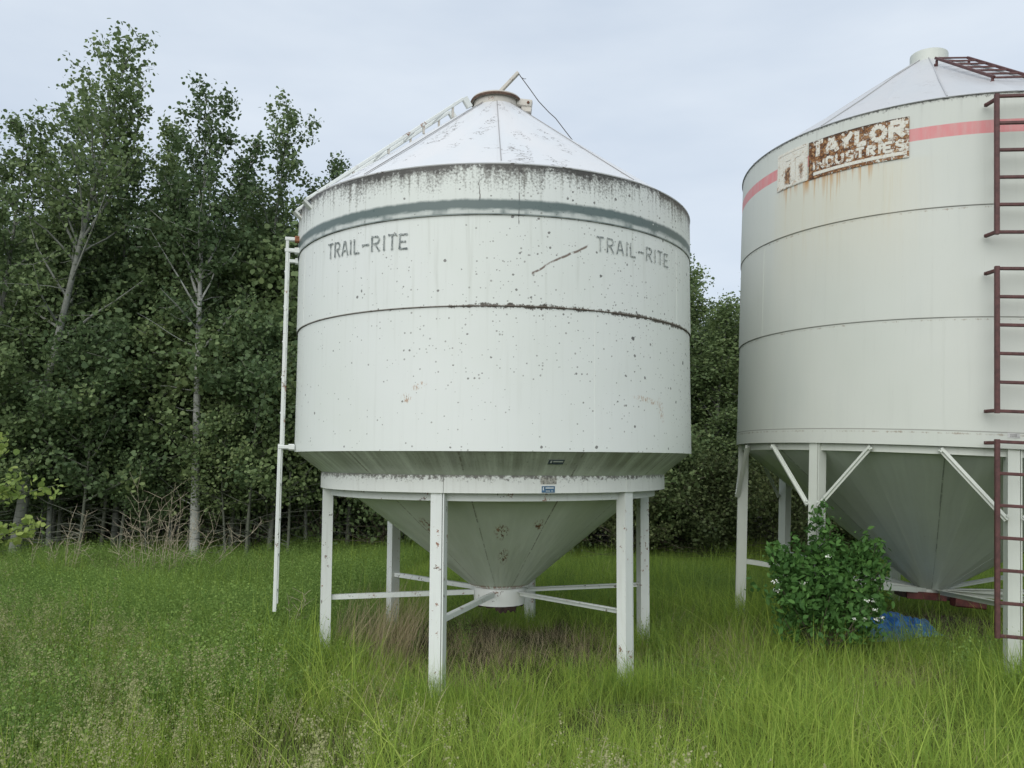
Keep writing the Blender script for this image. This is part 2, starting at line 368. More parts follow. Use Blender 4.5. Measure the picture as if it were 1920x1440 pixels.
# ------------------------------------------------------------------ mesh helpers
class MB:
    def __init__(s): s.v = []; s.f = []; s.uv = {}
    def add(s, vs, fs, uvs=None):
        o = len(s.v); s.v += [tuple(p) for p in vs]; s.f += [tuple(i+o for i in f) for f in fs]
        if uvs is not None:
            for i, q in enumerate(uvs): s.uv[o+i] = q
    def beam(s, p0, p1, w, h, up=(0, 0, 1), ch=.15):
        p0, p1 = Vector(p0), Vector(p1); d = (p1-p0).normalized(); up = Vector(up)
        if abs(d.dot(up)) > .98: up = Vector((0, 1, 0)) if abs(d.y) < .9 else Vector((1, 0, 0))
        x = d.cross(up).normalized(); y = x.cross(d); c = min(w, h)*ch
        pr = [(-w/2+c, -h/2), (w/2-c, -h/2), (w/2, -h/2+c), (w/2, h/2-c), (w/2-c, h/2), (-w/2+c, h/2), (-w/2, h/2-c), (-w/2, -h/2+c)]
        s.sweep([p0, p1], pr, x, y)
    def sweep(s, pts, pr, x, y):
        n = len(pr); vs = []
        for p in pts: vs += [p + x*a + y*b for a, b in pr]
        fs = [tuple(range(n))[::-1], tuple((len(pts)-1)*n+i for i in range(n))]
        for k in range(len(pts)-1):
            for i in range(n):
                j = (i+1) % n; fs.append((k*n+i, k*n+j, (k+1)*n+j, (k+1)*n+i))
        s.add(vs, fs)
    def tube(s, pts, rs, n=6, cap=True):
        pts = [Vector(p) for p in pts]
        if not hasattr(rs, '__len__'): rs = [rs]*len(pts)
        vs = []; prev = None
        for i, p in enumerate(pts):
            d = (pts[min(i+1, len(pts)-1)] - pts[max(i-1, 0)]).normalized()
            if prev is None:
                prev = d.cross(Vector((0, 0, 1)));
                if prev.length < .05: prev = d.cross(Vector((1, 0, 0)))
            x = (prev - d*prev.dot(d)).normalized(); prev = x; y = d.cross(x)
            vs += [p + (x*math.cos(2*PI*k/n) + y*math.sin(2*PI*k/n))*rs[i] for k in range(n)]
        fs = []
        for k in range(len(pts)-1):
            for i in range(n):
                j = (i+1) % n; fs.append((k*n+i, k*n+j, (k+1)*n+j, (k+1)*n+i))
        if cap: fs += [tuple(range(n))[::-1], tuple((len(pts)-1)*n+i for i in range(n))]
        s.add(vs, fs)
    def patch(s, a0, a1, prof, th, seg=2.0, R=1.75, cx=(0, 0, 0, 0), facets=None):
        """shell swept round the axis from angle a0 to a1 (degrees, 0 = towards the camera); prof = [(r, z, offset x)], closed thickness th inwards"""
        if (a0+a1)/2 > 180: a0 -= 360; a1 -= 360
        n = max(1, int(math.ceil((a1-a0)/seg))) if not facets else facets
        m = len(prof); vs = []; uvs = []
        # profile normals
        for side in (0, 1):
            for i in range(n+1):
                a = rad(a0 + (a1-a0)*i/n)
                for k, pz in enumerate(prof):
                    r, z = pz[0], pz[1]; ox = pz[2] if len(pz) > 2 else 0
                    k0, k1 = max(0, k-1), min(m-1, k+1)
                    dr, dz = prof[k1][0]-prof[k0][0], prof[k1][1]-prof[k0][1]; L_ = math.hypot(dr, dz)
                    nr, nz = dz/L_, -dr/L_
                    if nr < 0 and abs(nr) > 1e-6: nr, nz = -nr, -nz
                    rr = r - side*th*nr; zz = z - side*th*nz
                    vs.append((rr*math.sin(a)+ox, -rr*math.cos(a), zz)); uvs.append((a*R, z))
        S = (n+1)*m; q = lambda sd, i, k: sd*S + i*m + k; fs = []
        for i in range(n):
            for k in range(m-1):
                fs.append((q(0, i, k), q(0, i+1, k), q(0, i+1, k+1), q(0, i, k+1)))
                fs.append((q(1, i, k+1), q(1, i+1, k+1), q(1, i+1, k), q(1, i, k)))
            fs.append((q(0, i, 0), q(1, i, 0), q(1, i+1, 0), q(0, i+1, 0)))
            fs.append((q(0, i, m-1), q(0, i+1, m-1), q(1, i+1, m-1), q(1, i, m-1)))
        for k in range(m-1):
            fs.append((q(0, 0, k), q(0, 0, k+1), q(1, 0, k+1), q(1, 0, k)))
            fs.append((q(0, n, k), q(1, n, k), q(1, n, k+1), q(0, n, k+1)))
        s.add(vs, fs, uvs)
    def build(s, name, mat, parent=None, smooth=False, ang=35):
        me = bpy.data.meshes.new(name); me.from_pydata(s.v, [], s.f); me.materials.append(mat)
        if s.uv:
            l = me.uv_layers.new(name='UVMap'); idx = np.zeros(len(me.loops), np.int32); me.loops.foreach_get('vertex_index', idx)
            a = np.array([s.uv.get(i, (0, 0)) for i in range(len(s.v))], np.float32)[idx]; l.data.foreach_set('uv', a.ravel())
        if smooth:
            me.polygons.foreach_set('use_smooth', [True]*len(me.polygons))
            try: me.set_sharp_from_angle(angle=rad(ang))
            except Exception: pass
        o = bpy.data.objects.new(name, me); COL.objects.link(o)
        if parent: o.parent = parent
        return o
def tag(o, label=None, cat=None, group=None, kind=None):
    for k, x in (('label', label), ('category', cat), ('group', group), ('kind', kind)):
        if x: o[k] = x
    return o
def empty(name, loc, rot=None):
    o = bpy.data.objects.new(name, None); COL.objects.link(o); o.location = loc; o.empty_display_size = .2
    if rot is not None: o.rotation_euler = rot
    return o
def pol(a, r, z): return Vector((r*math.sin(rad(a)), -r*math.cos(rad(a)), z))
def radial(a): return Vector((math.sin(rad(a)), -math.cos(rad(a)), 0))
def tang(a): return Vector((math.cos(rad(a)), math.sin(rad(a)), 0))
# stencil letters as strokes in a unit box (x, y), each stroke a polyline
GL = {'T': [[(0, 1), (1, 1)], [(.5, .98), (.5, 0)]], 'R': [[(.05, 0), (.05, .92)], [(0, 1), (.75, .97), (.92, .78), (.75, .55), (.2, .50)], [(.45, .46), (.95, 0)]],
      'A': [[(0, 0), (.42, 1)], [(.55, 1), (1, 0)], [(.22, .33), (.78, .33)]], 'I': [[(.5, 0), (.5, 1)]], 'L': [[(.1, 1), (.1, .06)], [(.1, .03), (.95, .03)]],
      '-': [[(0, .5), (1, .5)]], 'E': [[(.05, 0), (.05, 1)], [(.12, .97), (1, .97)], [(.15, .5), (.8, .5)], [(.12, .03), (1, .03)]],
      'Y': [[(0, 1), (.5, .5), (1, 1)], [(.5, .5), (.5, 0)]], 'O': [[(.5+.45*math.cos(t*PI/6), .5+.45*math.sin(t*PI/6)) for t in range(13)]],
      'N': [[(.05, 0), (.05, 1), (.95, 0), (.95, 1)]], 'D': [[(.05, 0), (.05, 1), (.6, .97), (.95, .7), (.95, .3), (.6, .03), (.05, 0)]],
      'U': [[(.05, 1), (.05, .25), (.3, .02), (.7, .02), (.95, .25), (.95, 1)]], 'S': [[(.95, .85), (.6, 1), (.25, .95), (.05, .75), (.3, .55), (.7, .45), (.95, .25), (.75, .05), (.4, 0), (.05, .15)]]}
def letters(mb, text, *a_, parent=None, mat=None, **k_):
    mbs = []; _letters(mbs, text, *a_, **k_)
    for b_ in mbs: b_.build('letter', mat, parent)
def _letters(mbs, text, a0, z0, a1, z1, hgt, sw, r, Rm, advance=None, ow=.62, flare=0., seed=1, skip=0):
    """write text from angle a0 to a1 (baseline z0 -> z1) on a cylinder of radius r"""
    rr = random.Random(seed); wd = advance or [(.45 if c == 'I' else 1.0) for c in text]; tot = sum(wd); x = 0
    for c, wc in zip(text, wd):
        mb = MB(); mbs.append(mb)
        for st in GL.get(c, []):
            for (ax, ay), (bx, by) in zip(st[:-1], st[1:]):
                n = 3
                def P(px, py):
                    f = (x + wc*(.5 + (px-.5)*ow))/tot
                    return a0+(a1-a0)*f, z0+(z1-z0)*f + py*hgt
                A, B = P(ax, ay), P(bx, by)
                dx, dz = (B[0]-A[0])*rad(1)*r, B[1]-A[1]; Ln = math.hypot(dx, dz) or 1e-6; nx, nz = -dz/Ln, dx/Ln
                vs, uvs = [], []
                for k in range(n+1):
                    t = k/n; hw = sw*.5*(1+flare*(abs(2*t-1)-.5)*2) * rr.uniform(.9, 1.1)
                    for sg in (-1, 1):
                        a = A[0]+(B[0]-A[0])*t + math.degrees(nx*hw*sg/r); z = A[1]+(B[1]-A[1])*t + nz*hw*sg
                        vs.append(pol(a, r, z)); uvs.append((rad(a)*Rm, z))
                mb.add(vs, [(2*k, 2*k+2, 2*k+3, 2*k+1) for k in range(n)], uvs)
        x += wc
def leg_profile(w, d):
    g = .007; return [(-w/2, -d/2), (w/2-.012, -d/2), (w/2-.012, -d/2+.02), (w/2-.012+g, -d/2+.02), (w/2-.012+g, -d/2+.003), (w/2+.004, -d/2+.003), (w/2+.004, d/2), (-w/2, d/2)]
def bolt(mb, p, d, r=.012, h=.01):
    p = Vector(p); d = Vector(d).normalized(); mb.tube([p, p+d*h], [r, r*.8], 6)

# ------------------------------------------------------------------ ground
def hgt(x, y): return .03*math.sin(x*.9+1)*math.sin(y*.7) + .015*math.sin(x*2.3+y*1.9)
g = MB(); xs = sorted(set([-400, -150, -60, -30] + [round(-18+.6*i, 2) for i in range(61)] + [30, 60, 150, 400])); ys = sorted(set([-400, -100, -20] + [round(-3+.6*i, 2) for i in range(60)] + [60, 150, 400]))
vs = [(x, y, (hgt(x, y) if abs(x) < 17 and -2 < y < 32 else 0)) for y in ys for x in xs]; nx = len(xs)
g.add(vs, [(j*nx+i, j*nx+i+1, (j+1)*nx+i+1, (j+1)*nx+i) for j in range(len(ys)-1) for i in range(nx-1)])
tag(g.build('ground', MT['ground'], smooth=True), kind='structure')
# bare soil patch below the cream bin
g = MB(); n = 28; rd = random.Random(4)
cx, cy = 4.2, 8.5; vs = [(cx, cy, hgt(cx, cy)+.03)]
for q, fr in ((0, .5), (1, 1.)):
    for i in range(n):
        a = 2*PI*i/n; r_ = (1.25+.15*math.sin(3*a)+.1*rd.random())*fr; x, y = cx+r_*1.05*math.cos(a), cy+r_*.8*math.sin(a); vs.append((x, y, hgt(x, y)+(.03 if fr < 1 else .006)))
fs = [(0, 1+i, 1+(i+1) % n) for i in range(n)] + [(1+i, 1+n+i, 1+n+(i+1) % n, 1+(i+1) % n) for i in range(n)]
g.add(vs, fs); tag(g.build('bare_soil', MT['dirt'], smooth=True), kind='structure')

# ------------------------------------------------------------------ white bin (first)
R1 = 1.75
bin1 = empty('grain_bin', (-.1679, 7.3662, 0), (rad(-.142), rad(.142), 0))
tag(bin1, 'weathered white steel hopper bin with dark green band and stencilled lettering, nearer to the middle', 'grain bin', 'steel hopper grain bins')
def wall_ring(parent, name, mat, R, z0, z1, n, a_start, rof, th=.004, label=None):
    for k in range(n):
        m = MB(); off = (k % 2)*.002 + (.002 if (n % 2 and k == n-1) else 0)
        a0 = a_start + 360*k/n
        m.patch(a0-.35, a0+360/n+.35, [(R+rof+off, z0+(k % 2)*.0011), (R+rof+off, (z0+z1)/2), (R+rof+off, z1-(k % 2)*.0013)], th, 2.0, R)
        m.build(name, mat, parent, True)
# each ring laps outside the one beneath
wall_ring(bin1, 'wall_sheet', MT['wall'], R1, 1.796, 2.836, 3, -94, .0)
wall_ring(bin1, 'wall_sheet', MT['wall'], R1, 2.816, 3.49, 3, -62, .0095)
wall_ring(bin1, 'wall_sheet', MT['wall'], R1, 3.473, 3.841, 3, 6.7, .019)
m = MB(); m.patch(0, 360, [(R1+.021, 3.842), (R1+.024, 3.849), (R1+.010, 3.858)], .006, 2.5, R1); m.build('eave_trim', MT['roof'], bin1, True)
# roof panels
npn = 10
for k in range(npn):
    a0 = 2.5 + 36*k - 36*3; o_ = (k % 2)*.006
    m = MB(); m.patch(a0-.8, a0+36.8, [(R1+.012, 3.852+o_), (1.2, 4.270+o_), (.7, 4.652+o_), (.205, 5.028+o_)], .003, 3., R1)
    m.build('roof_panel', MT['roof'], bin1, True, 20)
    m = MB(); m.tube([pol(a0, R1*.995, 3.875+o_), pol(a0, 1.2, 4.283), pol(a0, .7, 4.664), pol(a0, .22, 5.03)], .003, 5); m.build('roof_seam', MT['roof'], bin1, True)
m = MB(); m.patch(0, 360, [(.212, 5.01), (.212, 5.095)], .006, 6, R1); col_ = m.build('roof_collar', MT['lid'], bin1, True)
m = MB(); m.patch(0, 360, [(.228, 5.085), (.236, 5.10), (.232, 5.122), (.15, 5.145), (.001, 5.155)], .006, 8, R1); m.build('lid', MT['lid'], bin1, True)
m = MB(); m.patch(0, 360, [(.238, 5.082), (.245, 5.098), (.24, 5.108)], .008, 8, R1); m.build('lid_rim', MT['liddark'], bin1, True)
# hinge block on the right of the lid
m = MB(); m.beam((.20, -.05, 5.075), (.335, -.06, 5.055), .09, .075); m.beam((.24, -.05, 5.01), (.33, -.06, 5.0), .07, .06); hb = m.build('lid_hinge', MT['lid'], bin1)
m = MB(); bolt(m, (.30, -.105, 5.06), (0, -1, 0), .014, .012); m.build('hinge_bolt', MT['rustbolt'], hb)
m = MB(); m.beam((-.03, -.02, 5.13), (.205, -.03, 5.385), .045, .03); arm = m.build('lid_lever', MT['lid'], bin1)
wp = [(.205, -.03, 5.385), (.235, -.03, 5.34), (.31, -.02, 5.24), (.40, .0, 5.12), (.50, .02, 5.02), (.56, .0, 4.955), (.66, .02, 4.83), (.80, .05, 4.66)]
m = MB(); m.tube(wp, .0045, 5); m.tube([(.235, -.03, 5.34), (.265, -.03, 5.325), (.28, -.025, 5.33)], .003, 4); m.build('pull_wire', MT['wire'], bin1, True)
# hopper cone (skirt cone and lower cone are one cone)
OX = .06
for k in range(12):
    a0 = -7+30*k; o_ = (k % 2)*.003
    m = MB(); m.patch(a0-.4, a0+30.4, [(.245+o_, .625, OX), (.62+o_, .925, OX*.75), (1.05+o_, 1.265, OX*.45), (1.42+o_, 1.55, OX*.2), (1.742+o_, 1.800, 0)], .004, 3.0, R1)
    m.build('hopper_panel', MT['cone'], bin1, True)
# support ring, inner lip, legs
for k in range(6):
    a0 = -13.+60*k
    m = MB(); m.patch(a0+.5, a0+56.6, [(1.505, 1.497), (1.520, 1.497), (1.520, 1.625), (1.475, 1.629)], .006, 2.5, R1); m.build('support_ring', MT['ring'], bin1, True, 30)
    m = MB(); m.patch(a0-3.6, a0+.4, [(1.505, 1.4965), (1.523, 1.4965), (1.523, 1.626), (1.478, 1.6305)], .006, 2., R1); m.build('ring_gusset', MT['ring'], bin1, True, 30)
m = MB(); m.patch(0, 360, [(1.395, 1.436), (1.435, 1.436), (1.437, 1.495)], .006, 2.5, R1); m.build('ring_lip', MT['frame'], bin1, True, 30)
for k in range(6):
    a = -14.5+60*k; x = tang(a); y = -radial(a)
    m = MB(); m.sweep([pol(a, 1.455, -.05), pol(a, 1.462, 1.497)], leg_profile(.098, .085), x, y)
    lg = m.build('leg', MT['frame'], bin1)
    m = MB(); e0 = pol(a, 1.41, .592); e1 = Vector((OX, 0, .592)) + (pol(a, .235, 0))
    m.beam(e0, e1, .042, .005); m.beam(e0+Vector((0, 0, -.019))+x*.0195, e1+Vector((0, 0, -.019))+x*.0195, .004, .038)
    m.build('brace', MT['frame'], bin1)
m = MB(); m.patch(0, 360, [(.226, .47, OX), (.232, .55, OX), (.232, .64, OX)], .006, 6, R1)
m.patch(-180, 180, [(.236, .625, OX), (.262, .633, OX), (.262, .64, OX)], .004, 8, R1); m.build('outlet_collar', MT['outlet'], bin1, True)
# torn rusty lower lip: ragged flaps
m = MB(); rd = random.Random(8)
n = 60
vs = []; 
for i in range(n+1):
    a = -100+200*i/n; dpt = .014+.008*math.sin(a*.21)+.004*rd.random() + (.035+.012*math.sin(a*.5) if -8 < a < 42 else 0)*(.85+.3*rd.random())
    vs += [pol(a, .2255, .475)+Vector((OX, 0, 0)), pol(a, .218, .475-dpt)+Vector((OX, 0, 0))]
m.add(vs, [(2*i, 2*i+2, 2*i+3, 2*i+1) for i in range(n)]); m.build('torn_lip', MT['darksteel'], bin1)
# wall ladder on the far left of the bin, seen edge on
def side_ladder():
    a = -76.; out = radial(a); t = tang(a); lad = []
    r0 = R1+.115; w2 = .19
    rails = MB()
    lb = tag(empty('ladder', (0, 0, 0)), None); lb.parent = bin1
    for sg in (-1, 1):
        m = MB(); b0 = pol(a, r0, .50)+t*w2*sg; b1 = pol(a, r0-.01, 3.60)+t*w2*sg
        m.beam(b0, pol(a, r0, 1.86)+t*w2*sg, .036, .030, tuple(out)); m.beam(pol(a, r0-.012, 1.82)+t*w2*sg, b1, .030, .026, tuple(out)); m.build('rail', MT['frame'], lb)
        for z, w_, mt in ((3.60, .04, 'frame'), (3.50, .034, 'frame'), (1.835, .045, 'frame')):
            m = MB(); m.beam(pol(a, R1+.02, z)+t*w2*sg, pol(a, r0+.01, z)+t*w2*sg, w_, .03); bk = m.build('bracket', MT[mt], lb)
            m = MB(); m.beam(pol(a, R1+.0, z)+t*w2*sg, pol(a, R1+.045, z)+t*w2*sg, .06, .05)
            m.build('bracket_pad', MT['rustpaint'] if z > 3.55 else MT['frame'], bk)
            m = MB(); bolt(m, pol(a, R1+.03, z)+t*w2*sg-t*.022, -t, .011, .012); m.build('bolt', MT['rustbolt'], bk)
    z = .62
    while z < 3.55:
        m = MB(); m.tube([pol(a, r0, z)-t*w2, pol(a, r0, z)+t*w2], .009, 6); m.build('rung', MT['frame'], lb, True); z += .3
side_ladder()
def roof_ladder1():
    lb = empty('roof_ladder', (0, 0, 0)); lb.parent = bin1; a = -62.; out = radial(a); t = tang(a)
    def P(s, up, sg): # s along slope 0 eave .. 1 top
        r = (R1+.05)*(1-s) + .42*s; z = 3.84 + (R1+.02 - r)*.76 + up; return Vector((0, 0, z)) + out*r + t*.16*sg
    for sg in (-1, 1):
        m = MB(); m.beam(P(0, .01, sg), P(1, .115, sg), .032, .028); m.build('rail', MT['frame'], lb)
        for s in (.28, .5, .73, .93):
            m = MB(); m.beam(P(s, .0, sg), P(s, .01+.1*s, sg), .018, .018, tuple(out)); m.build('standoff', MT['lid'], lb)
    m = MB(); m.beam(P(1.01, .12, -1), P(1.05, -.0, -1), .06, .04, tuple(t)); m.build('top_plate', MT['frame'], lb); m = MB(); m.beam(P(1.01, .12, 1), P(1.05, -.0, 1), .06, .04, tuple(t)); m.build('top_plate', MT['frame'], lb)
    for sg in (-1, 1):
        m = MB(); m.beam(P(-.015, .015, sg), P(.035, -.10, sg), .022, .07, tuple(t)); m.build('eave_bracket', MT['frame'], lb)
    for i in range(5):
        s = .08+.2*i; m = MB(); m.tube([P(s, .01+.1*s, -1), P(s, .01+.1*s, 1)], .009, 6); m.build('rung', MT['frame'], lb, True)
roof_ladder1()
# stencilled name, twice
adv = [1, 1, 1, .45, .95, 1.0, 1.15, .5, 1.05, 1.0]
m = MB(); letters(m, 'TRAIL-RITE', -46.3, 3.278, -19.4, 3.248, .112, .0115, R1+.0165, R1, adv, .74, .35, 3, parent=bin1, mat=MT['letter'])
m = MB(); letters(m, 'TRAIL-RITE', 25.6, 3.262, 52.6, 3.258, .105, .009, R1+.0165, R1, adv, .70, .35, 5, parent=bin1, mat=MT['letter'])
# stickers
def sticker(parent, a0, a1, z0, z1, r0, r1, mat, marks=None, R=R1, name='sticker'):
    m = MB(); m.patch(a0, a1, [(r0, z0), (r1, z1)], .0012, 1., R); o = m.build(name, mat, parent)
    if marks:
        for (fa, fb, ga, gb) in marks:
            m = MB(); L_ = lambda f, p, q: p+(q-p)*f
            m.patch(L_(fa, a0, a1), L_(fb, a0, a1), [(L_(ga, r0, r1)+.0016, L_(ga, z0, z1)), (L_(gb, r0, r1)+.0016, L_(gb, z0, z1))], .0006, 1., R); m.build('print', MT['stkwhite'], o)
    return o
sticker(bin1, 14.5, 18.3, 1.502, 1.549, 1.5225, 1.5225, MT['sticker'], [(.08, .16, .35, .85), (.28, .9, .62, .8), (.3, .62, .2, .3), (.7, .86, .2, .3)])
sticker(bin1, 14.2, 18.8, 1.562, 1.612, 1.5215, 1.5215, MT['residue'])
sl = lambda z: 1.42+.322*(z-1.55)/.25+.004+.003
sticker(bin1, 14.9, 19.0, 1.706, 1.738, sl(1.706), sl(1.738), MT['stickerd'], [(.12, .22, .3, .8), (.3, .92, .5, .75)])

# ------------------------------------------------------------------ cream bin (second)
R2 = 1.95
ax = Vector((.055, .006, 1)).normalized(); C2 = Vector((4.2518, 8.0429, 1.75))
xx = Vector((1, 0, 0)); xx = (xx - ax*xx.dot(ax)).normalized(); yy = ax.cross(xx)
bin2 = empty('grain_bin', C2 - ax*1.75, Matrix((xx, yy, ax)).transposed().to_euler())
tag(bin2, 'larger cream steel hopper bin with red stripe and rusted name plate at the right', 'grain bin', 'steel hopper grain bins')
zs = [1.918, 2.811, 3.7075, 4.62]
for j in range(3): wall_ring(bin2, 'wall_sheet', MT['cream'], R2, zs[j]-.02*(j > 0)*0, zs[j+1]+(.015 if j < 2 else 0), 4, -117+j*38, .0065*j+.004)
m = MB(); m.patch(0, 360, [(R2-.02, 1.796), (R2+.004, 1.796), (R2+.006, 1.93)], .006, 2.5, R2); m.build('base_band', MT['cream'], bin2, True, 30)
m = MB(); m.patch(0, 360, [(R2-.06, 1.735), (R2-.045, 1.735), (R2-.045, 1.796)], .006, 2.5, R2); m.build('base_angle', MT['frame2'], bin2, True, 30)
AX2 = -.15
for k in range(12):
    a0 = -27+30*k; o_ = (k % 2)*.006
    m = MB(); m.patch(a0-.5, a0+30.5, [(R2+.03, 4.612+o_, 0), (1.3, 5.06+o_, AX2*.38), (.7, 5.475+o_, AX2*.7), (.17, 5.82+o_, AX2)], .003, 15., R2, facets=2)
    m.build('roof_panel', MT['roof2'], bin2)
    m = MB(); m.tube([pol(a0, R2+.02, 4.628), pol(a0, 1.3, 5.072)+Vector((AX2*.38, 0, 0)), pol(a0, .7, 5.485)+Vector((AX2*.7, 0, 0)), pol(a0, .18, 5.828)+Vector((AX2, 0, 0))], .006, 5); m.build('roof_seam', MT['roof2'], bin2, True)
m = MB(); m.patch(0, 360, [(.18, 5.78, AX2), (.18, 5.93, AX2), (.17, 5.935, AX2), (.001, 5.936, AX2)], .005, 6, R2); m.build('roof_collar', MT['frame2'], bin2, True)
m = MB(); m.patch(0, 360, [(R2+.024, 4.611), (R2+.030, 4.617), (R2+.02, 4.626)], .006, 2.5, R2); m.build('eave_trim', MT['roof2'], bin2, True)
for k in range(8):
    a0 = -27+45*k; o_ = (k % 2)*.004; ox = -.09
    m = MB(); m.patch(a0-.3, a0+45.3, [(.12+o_, .49, ox), (.7+o_, .905, ox*.6), (1.3+o_, 1.335, ox*.3), (1.9+o_, 1.765, 0)], .004, 11., R2, facets=5)
    m.build('hopper_panel', MT['cone2'], bin2)
for k in range(8):
    a = -13+45*k; x = tang(a); y = -radial(a); m = MB()
    m.sweep([pol(a, 1.87, -.06), pol(a, 1.885, 1.80)], leg_profile(.095, .10), x, y); m.build('leg', MT['frame2'], bin2)
    for sg in (-1, 1):
        m = MB(); p0 = pol(a, 1.93, 1.26)+x*sg*.055; p1 = pol(a+sg*15, 1.935, 1.775); m.beam(p0, p1, .012, .045, tuple(radial(a)))
        m.beam(p0+Vector((0, 0, -.0)), p1, .045, .010, tuple(radial(a))); bolt(m, p1+radial(a)*.012-Vector((0, 0, .02)), radial(a)); bolt(m, p0+radial(a)*.015+Vector((0, 0, .03)), radial(a)); m.build('knee_brace', MT['frame2'], bin2)
    m = MB(); e0 = pol(a, 1.83, .63); e1 = pol(a, .13, .50)+Vector((-.09, 0, 0)); m.beam(e0, e1, .055, .006); m.beam(e0+x*.026-Vector((0, 0, .022)), e1+x*.026-Vector((0, 0, .022)), .005, .044); m.build('brace', MT['frame2'], bin2)
m = MB(); m.beam((-.42, -.02, .435), (.28, -.10, .43), .22, .05); m.build('slide_gate_frame', MT['darksteel'], bin2)
m = MB(); m.beam((-.01, -.24, .415), (.27, -.26, .405), .12, .085); m.beam((-.40, -.15, .44), (-.05, -.2, .44), .02, .07); m.build('slide_gate', MT['redgate'], bin2)
m = MB(); m.patch(0, 360, [(.13, .46, -.09), (.13, .53, -.09)], .005, 12, R2); m.build('outlet_collar', MT['frame2'], bin2, True)
# rusty name plate: square emblem with T, long plate with name
RS = R2+.026
def plate(a0, a1, z0, z1, mat, name, r=RS, label=None):
    m = MB(); m.patch(a0, a1, [(r, z0), (r, (z0+z1)/2), (r, z1)], .004, 1., R2); return m.build(name, mat, bin2, True)
p1 = plate(-72.3, -61.0, 4.160, 4.512, MT['rustwhite'], 'emblem_plate')
def frame_strokes(mb, a0, a1, z0, z1, w, r):
    for A, B in (((a0, z0), (a1, z0)), ((a1, z0), (a1, z1)), ((a1, z1), (a0, z1)), ((a0, z1), (a0, z0))):
        if A[1] == B[1]: mb.patch(min(A[0], B[0]), max(A[0], B[0]), [(r, A[1]-w/2), (r, A[1]+w/2)], .001, 1.5, R2)
        else: mb.patch(A[0]-math.degrees(w/2/r), A[0]+math.degrees(w/2/r), [(r-.0005, min(A[1], B[1])), (r-.0005, max(A[1], B[1]))], .001, 1.5, R2)
m = MB(); frame_strokes(m, -71.7, -61.6, 4.175, 4.497, .018, RS+.0025); m.build('emblem_border', MT['rustwhite'], p1)
m = MB(); letters(m, 'T', -69.9, 4.215, -62.2, 4.215, .235, .062, RS+.0032, R2, [1], .72, parent=p1, mat=MT['rustwhite'])
p2 = plate(-60.6, -34.95, 4.155, 4.505, MT['rustbrown'], 'name_plate')
m = MB(); letters(m, 'TAYLOR', -59.8, 4.352, -35.4, 4.342, .130, .042, RS+.002, R2, [1, 1, .95, .9, 1.1, 1.05], .76, 0, 6, parent=p2, mat=MT['wornletter'])
m = MB(); letters(m, 'INDUSTRIES', -59.4, 4.232, -35.6, 4.228, .080, .025, RS+.002, R2, [.45, 1, 1, 1, 1, 1, 1, .45, 1, 1], .72, 0, 7, parent=p2, mat=MT['wornletter'])
m = MB(); m.patch(-59.0, -35.4, [(RS+.002, 4.183), (RS+.002, 4.212)], .001, 1., R2); m.build('name_underline', MT['rustwhite'], p2)
m = MB(); m.patch(-14.7, -12.2, [(R2+.008, 1.878), (R2+.008, 1.916)], .002, 1., R2); mp_ = m.build('maker_plate', MT['plate'], bin2)
m = MB()
for z in (1.888, 1.897, 1.905): m.patch(-14.2, -12.8, [(R2+.0085, z), (R2+.0085, z+.003)], .0004, 1., R2)
m.build('print', MT['wire'], mp_)
# maroon ladders
def ladder2(a, r, z0, z1, nr, hooks, rtop=None, name='ladder', off=0):
    lb = empty(name, (0, 0, 0)); lb.parent = bin2; w2 = .235; t = tang(a); o = radial(a); cs = pol(a, r, 0)
    for sg in (-1, 1):
        m = MB(); m.beam(cs+t*w2*sg+Vector((0, 0, z0)), cs+t*w2*sg+Vector((0, 0, z1)), .034, .034, tuple(o)); m.build('rail', MT['maroon'], lb)
        for z in hooks:
            m = MB(); p = cs+t*w2*sg+Vector((0, 0, z)); m.beam(p, p-o*(r-R2-.03)-t*sg*.0+t*sg*.04, .026, .026); bolt(m, p-o*(r-R2-.05)+t*sg*.04, t*sg, .014, .012); m.build('bracket', MT['maroon'], lb)
    for i in range(nr):
        z = z0+.017+(z1-z0-.034)*i/(nr-1); m = MB(); m.beam(cs-t*(w2-.015)+Vector((0, 0, z)), cs+t*(w2-.015)+Vector((0, 0, z)), .024, .024); m.build('rung', MT['maroon'], lb)
LA = -11.4
ladder2(LA, 2.1, 3.42, 4.535, 6, (3.44, 4.50))
ladder2(LA, 2.1, 2.05, 3.17, 6, (2.07, 3.14))
ladder2(LA, 2.1, .41, 1.855, 7, (1.83,))
lb = empty('roof_ladder', (0, 0, 0)); lb.parent = bin2
def RP(s, side, up):   # on the roof slope towards the camera
    a = -8.; r = .60+(1.52-.60)*s; z = 5.80-(r-.17)*.682+up; return pol(a, r, z)+tang(a)*.145*side+Vector((AX2*(1-s), 0, 0))
for sg in (-1, 1):
    m = MB(); m.beam(RP(0, sg, .09), RP(1, sg, .075), .024, .024); m.build('rail', MT['maroon'], lb)
    for s in (.02, .98):
        m = MB(); m.beam(RP(s, sg, .0), RP(s, sg, .07), .02, .02); bolt(m, RP(s, sg, .02)+tang(-8)*sg*.01, tang(-8)*sg, .018, .012); m.build('standoff', MT['maroon'], lb)
for i in range(7):
    s = i/6; m = MB(); m.beam(RP(s, -.95, .09-.02*s), RP(s, .95, .09-.015*s), .013, .015); m.build('rung', MT['maroon'], lb)

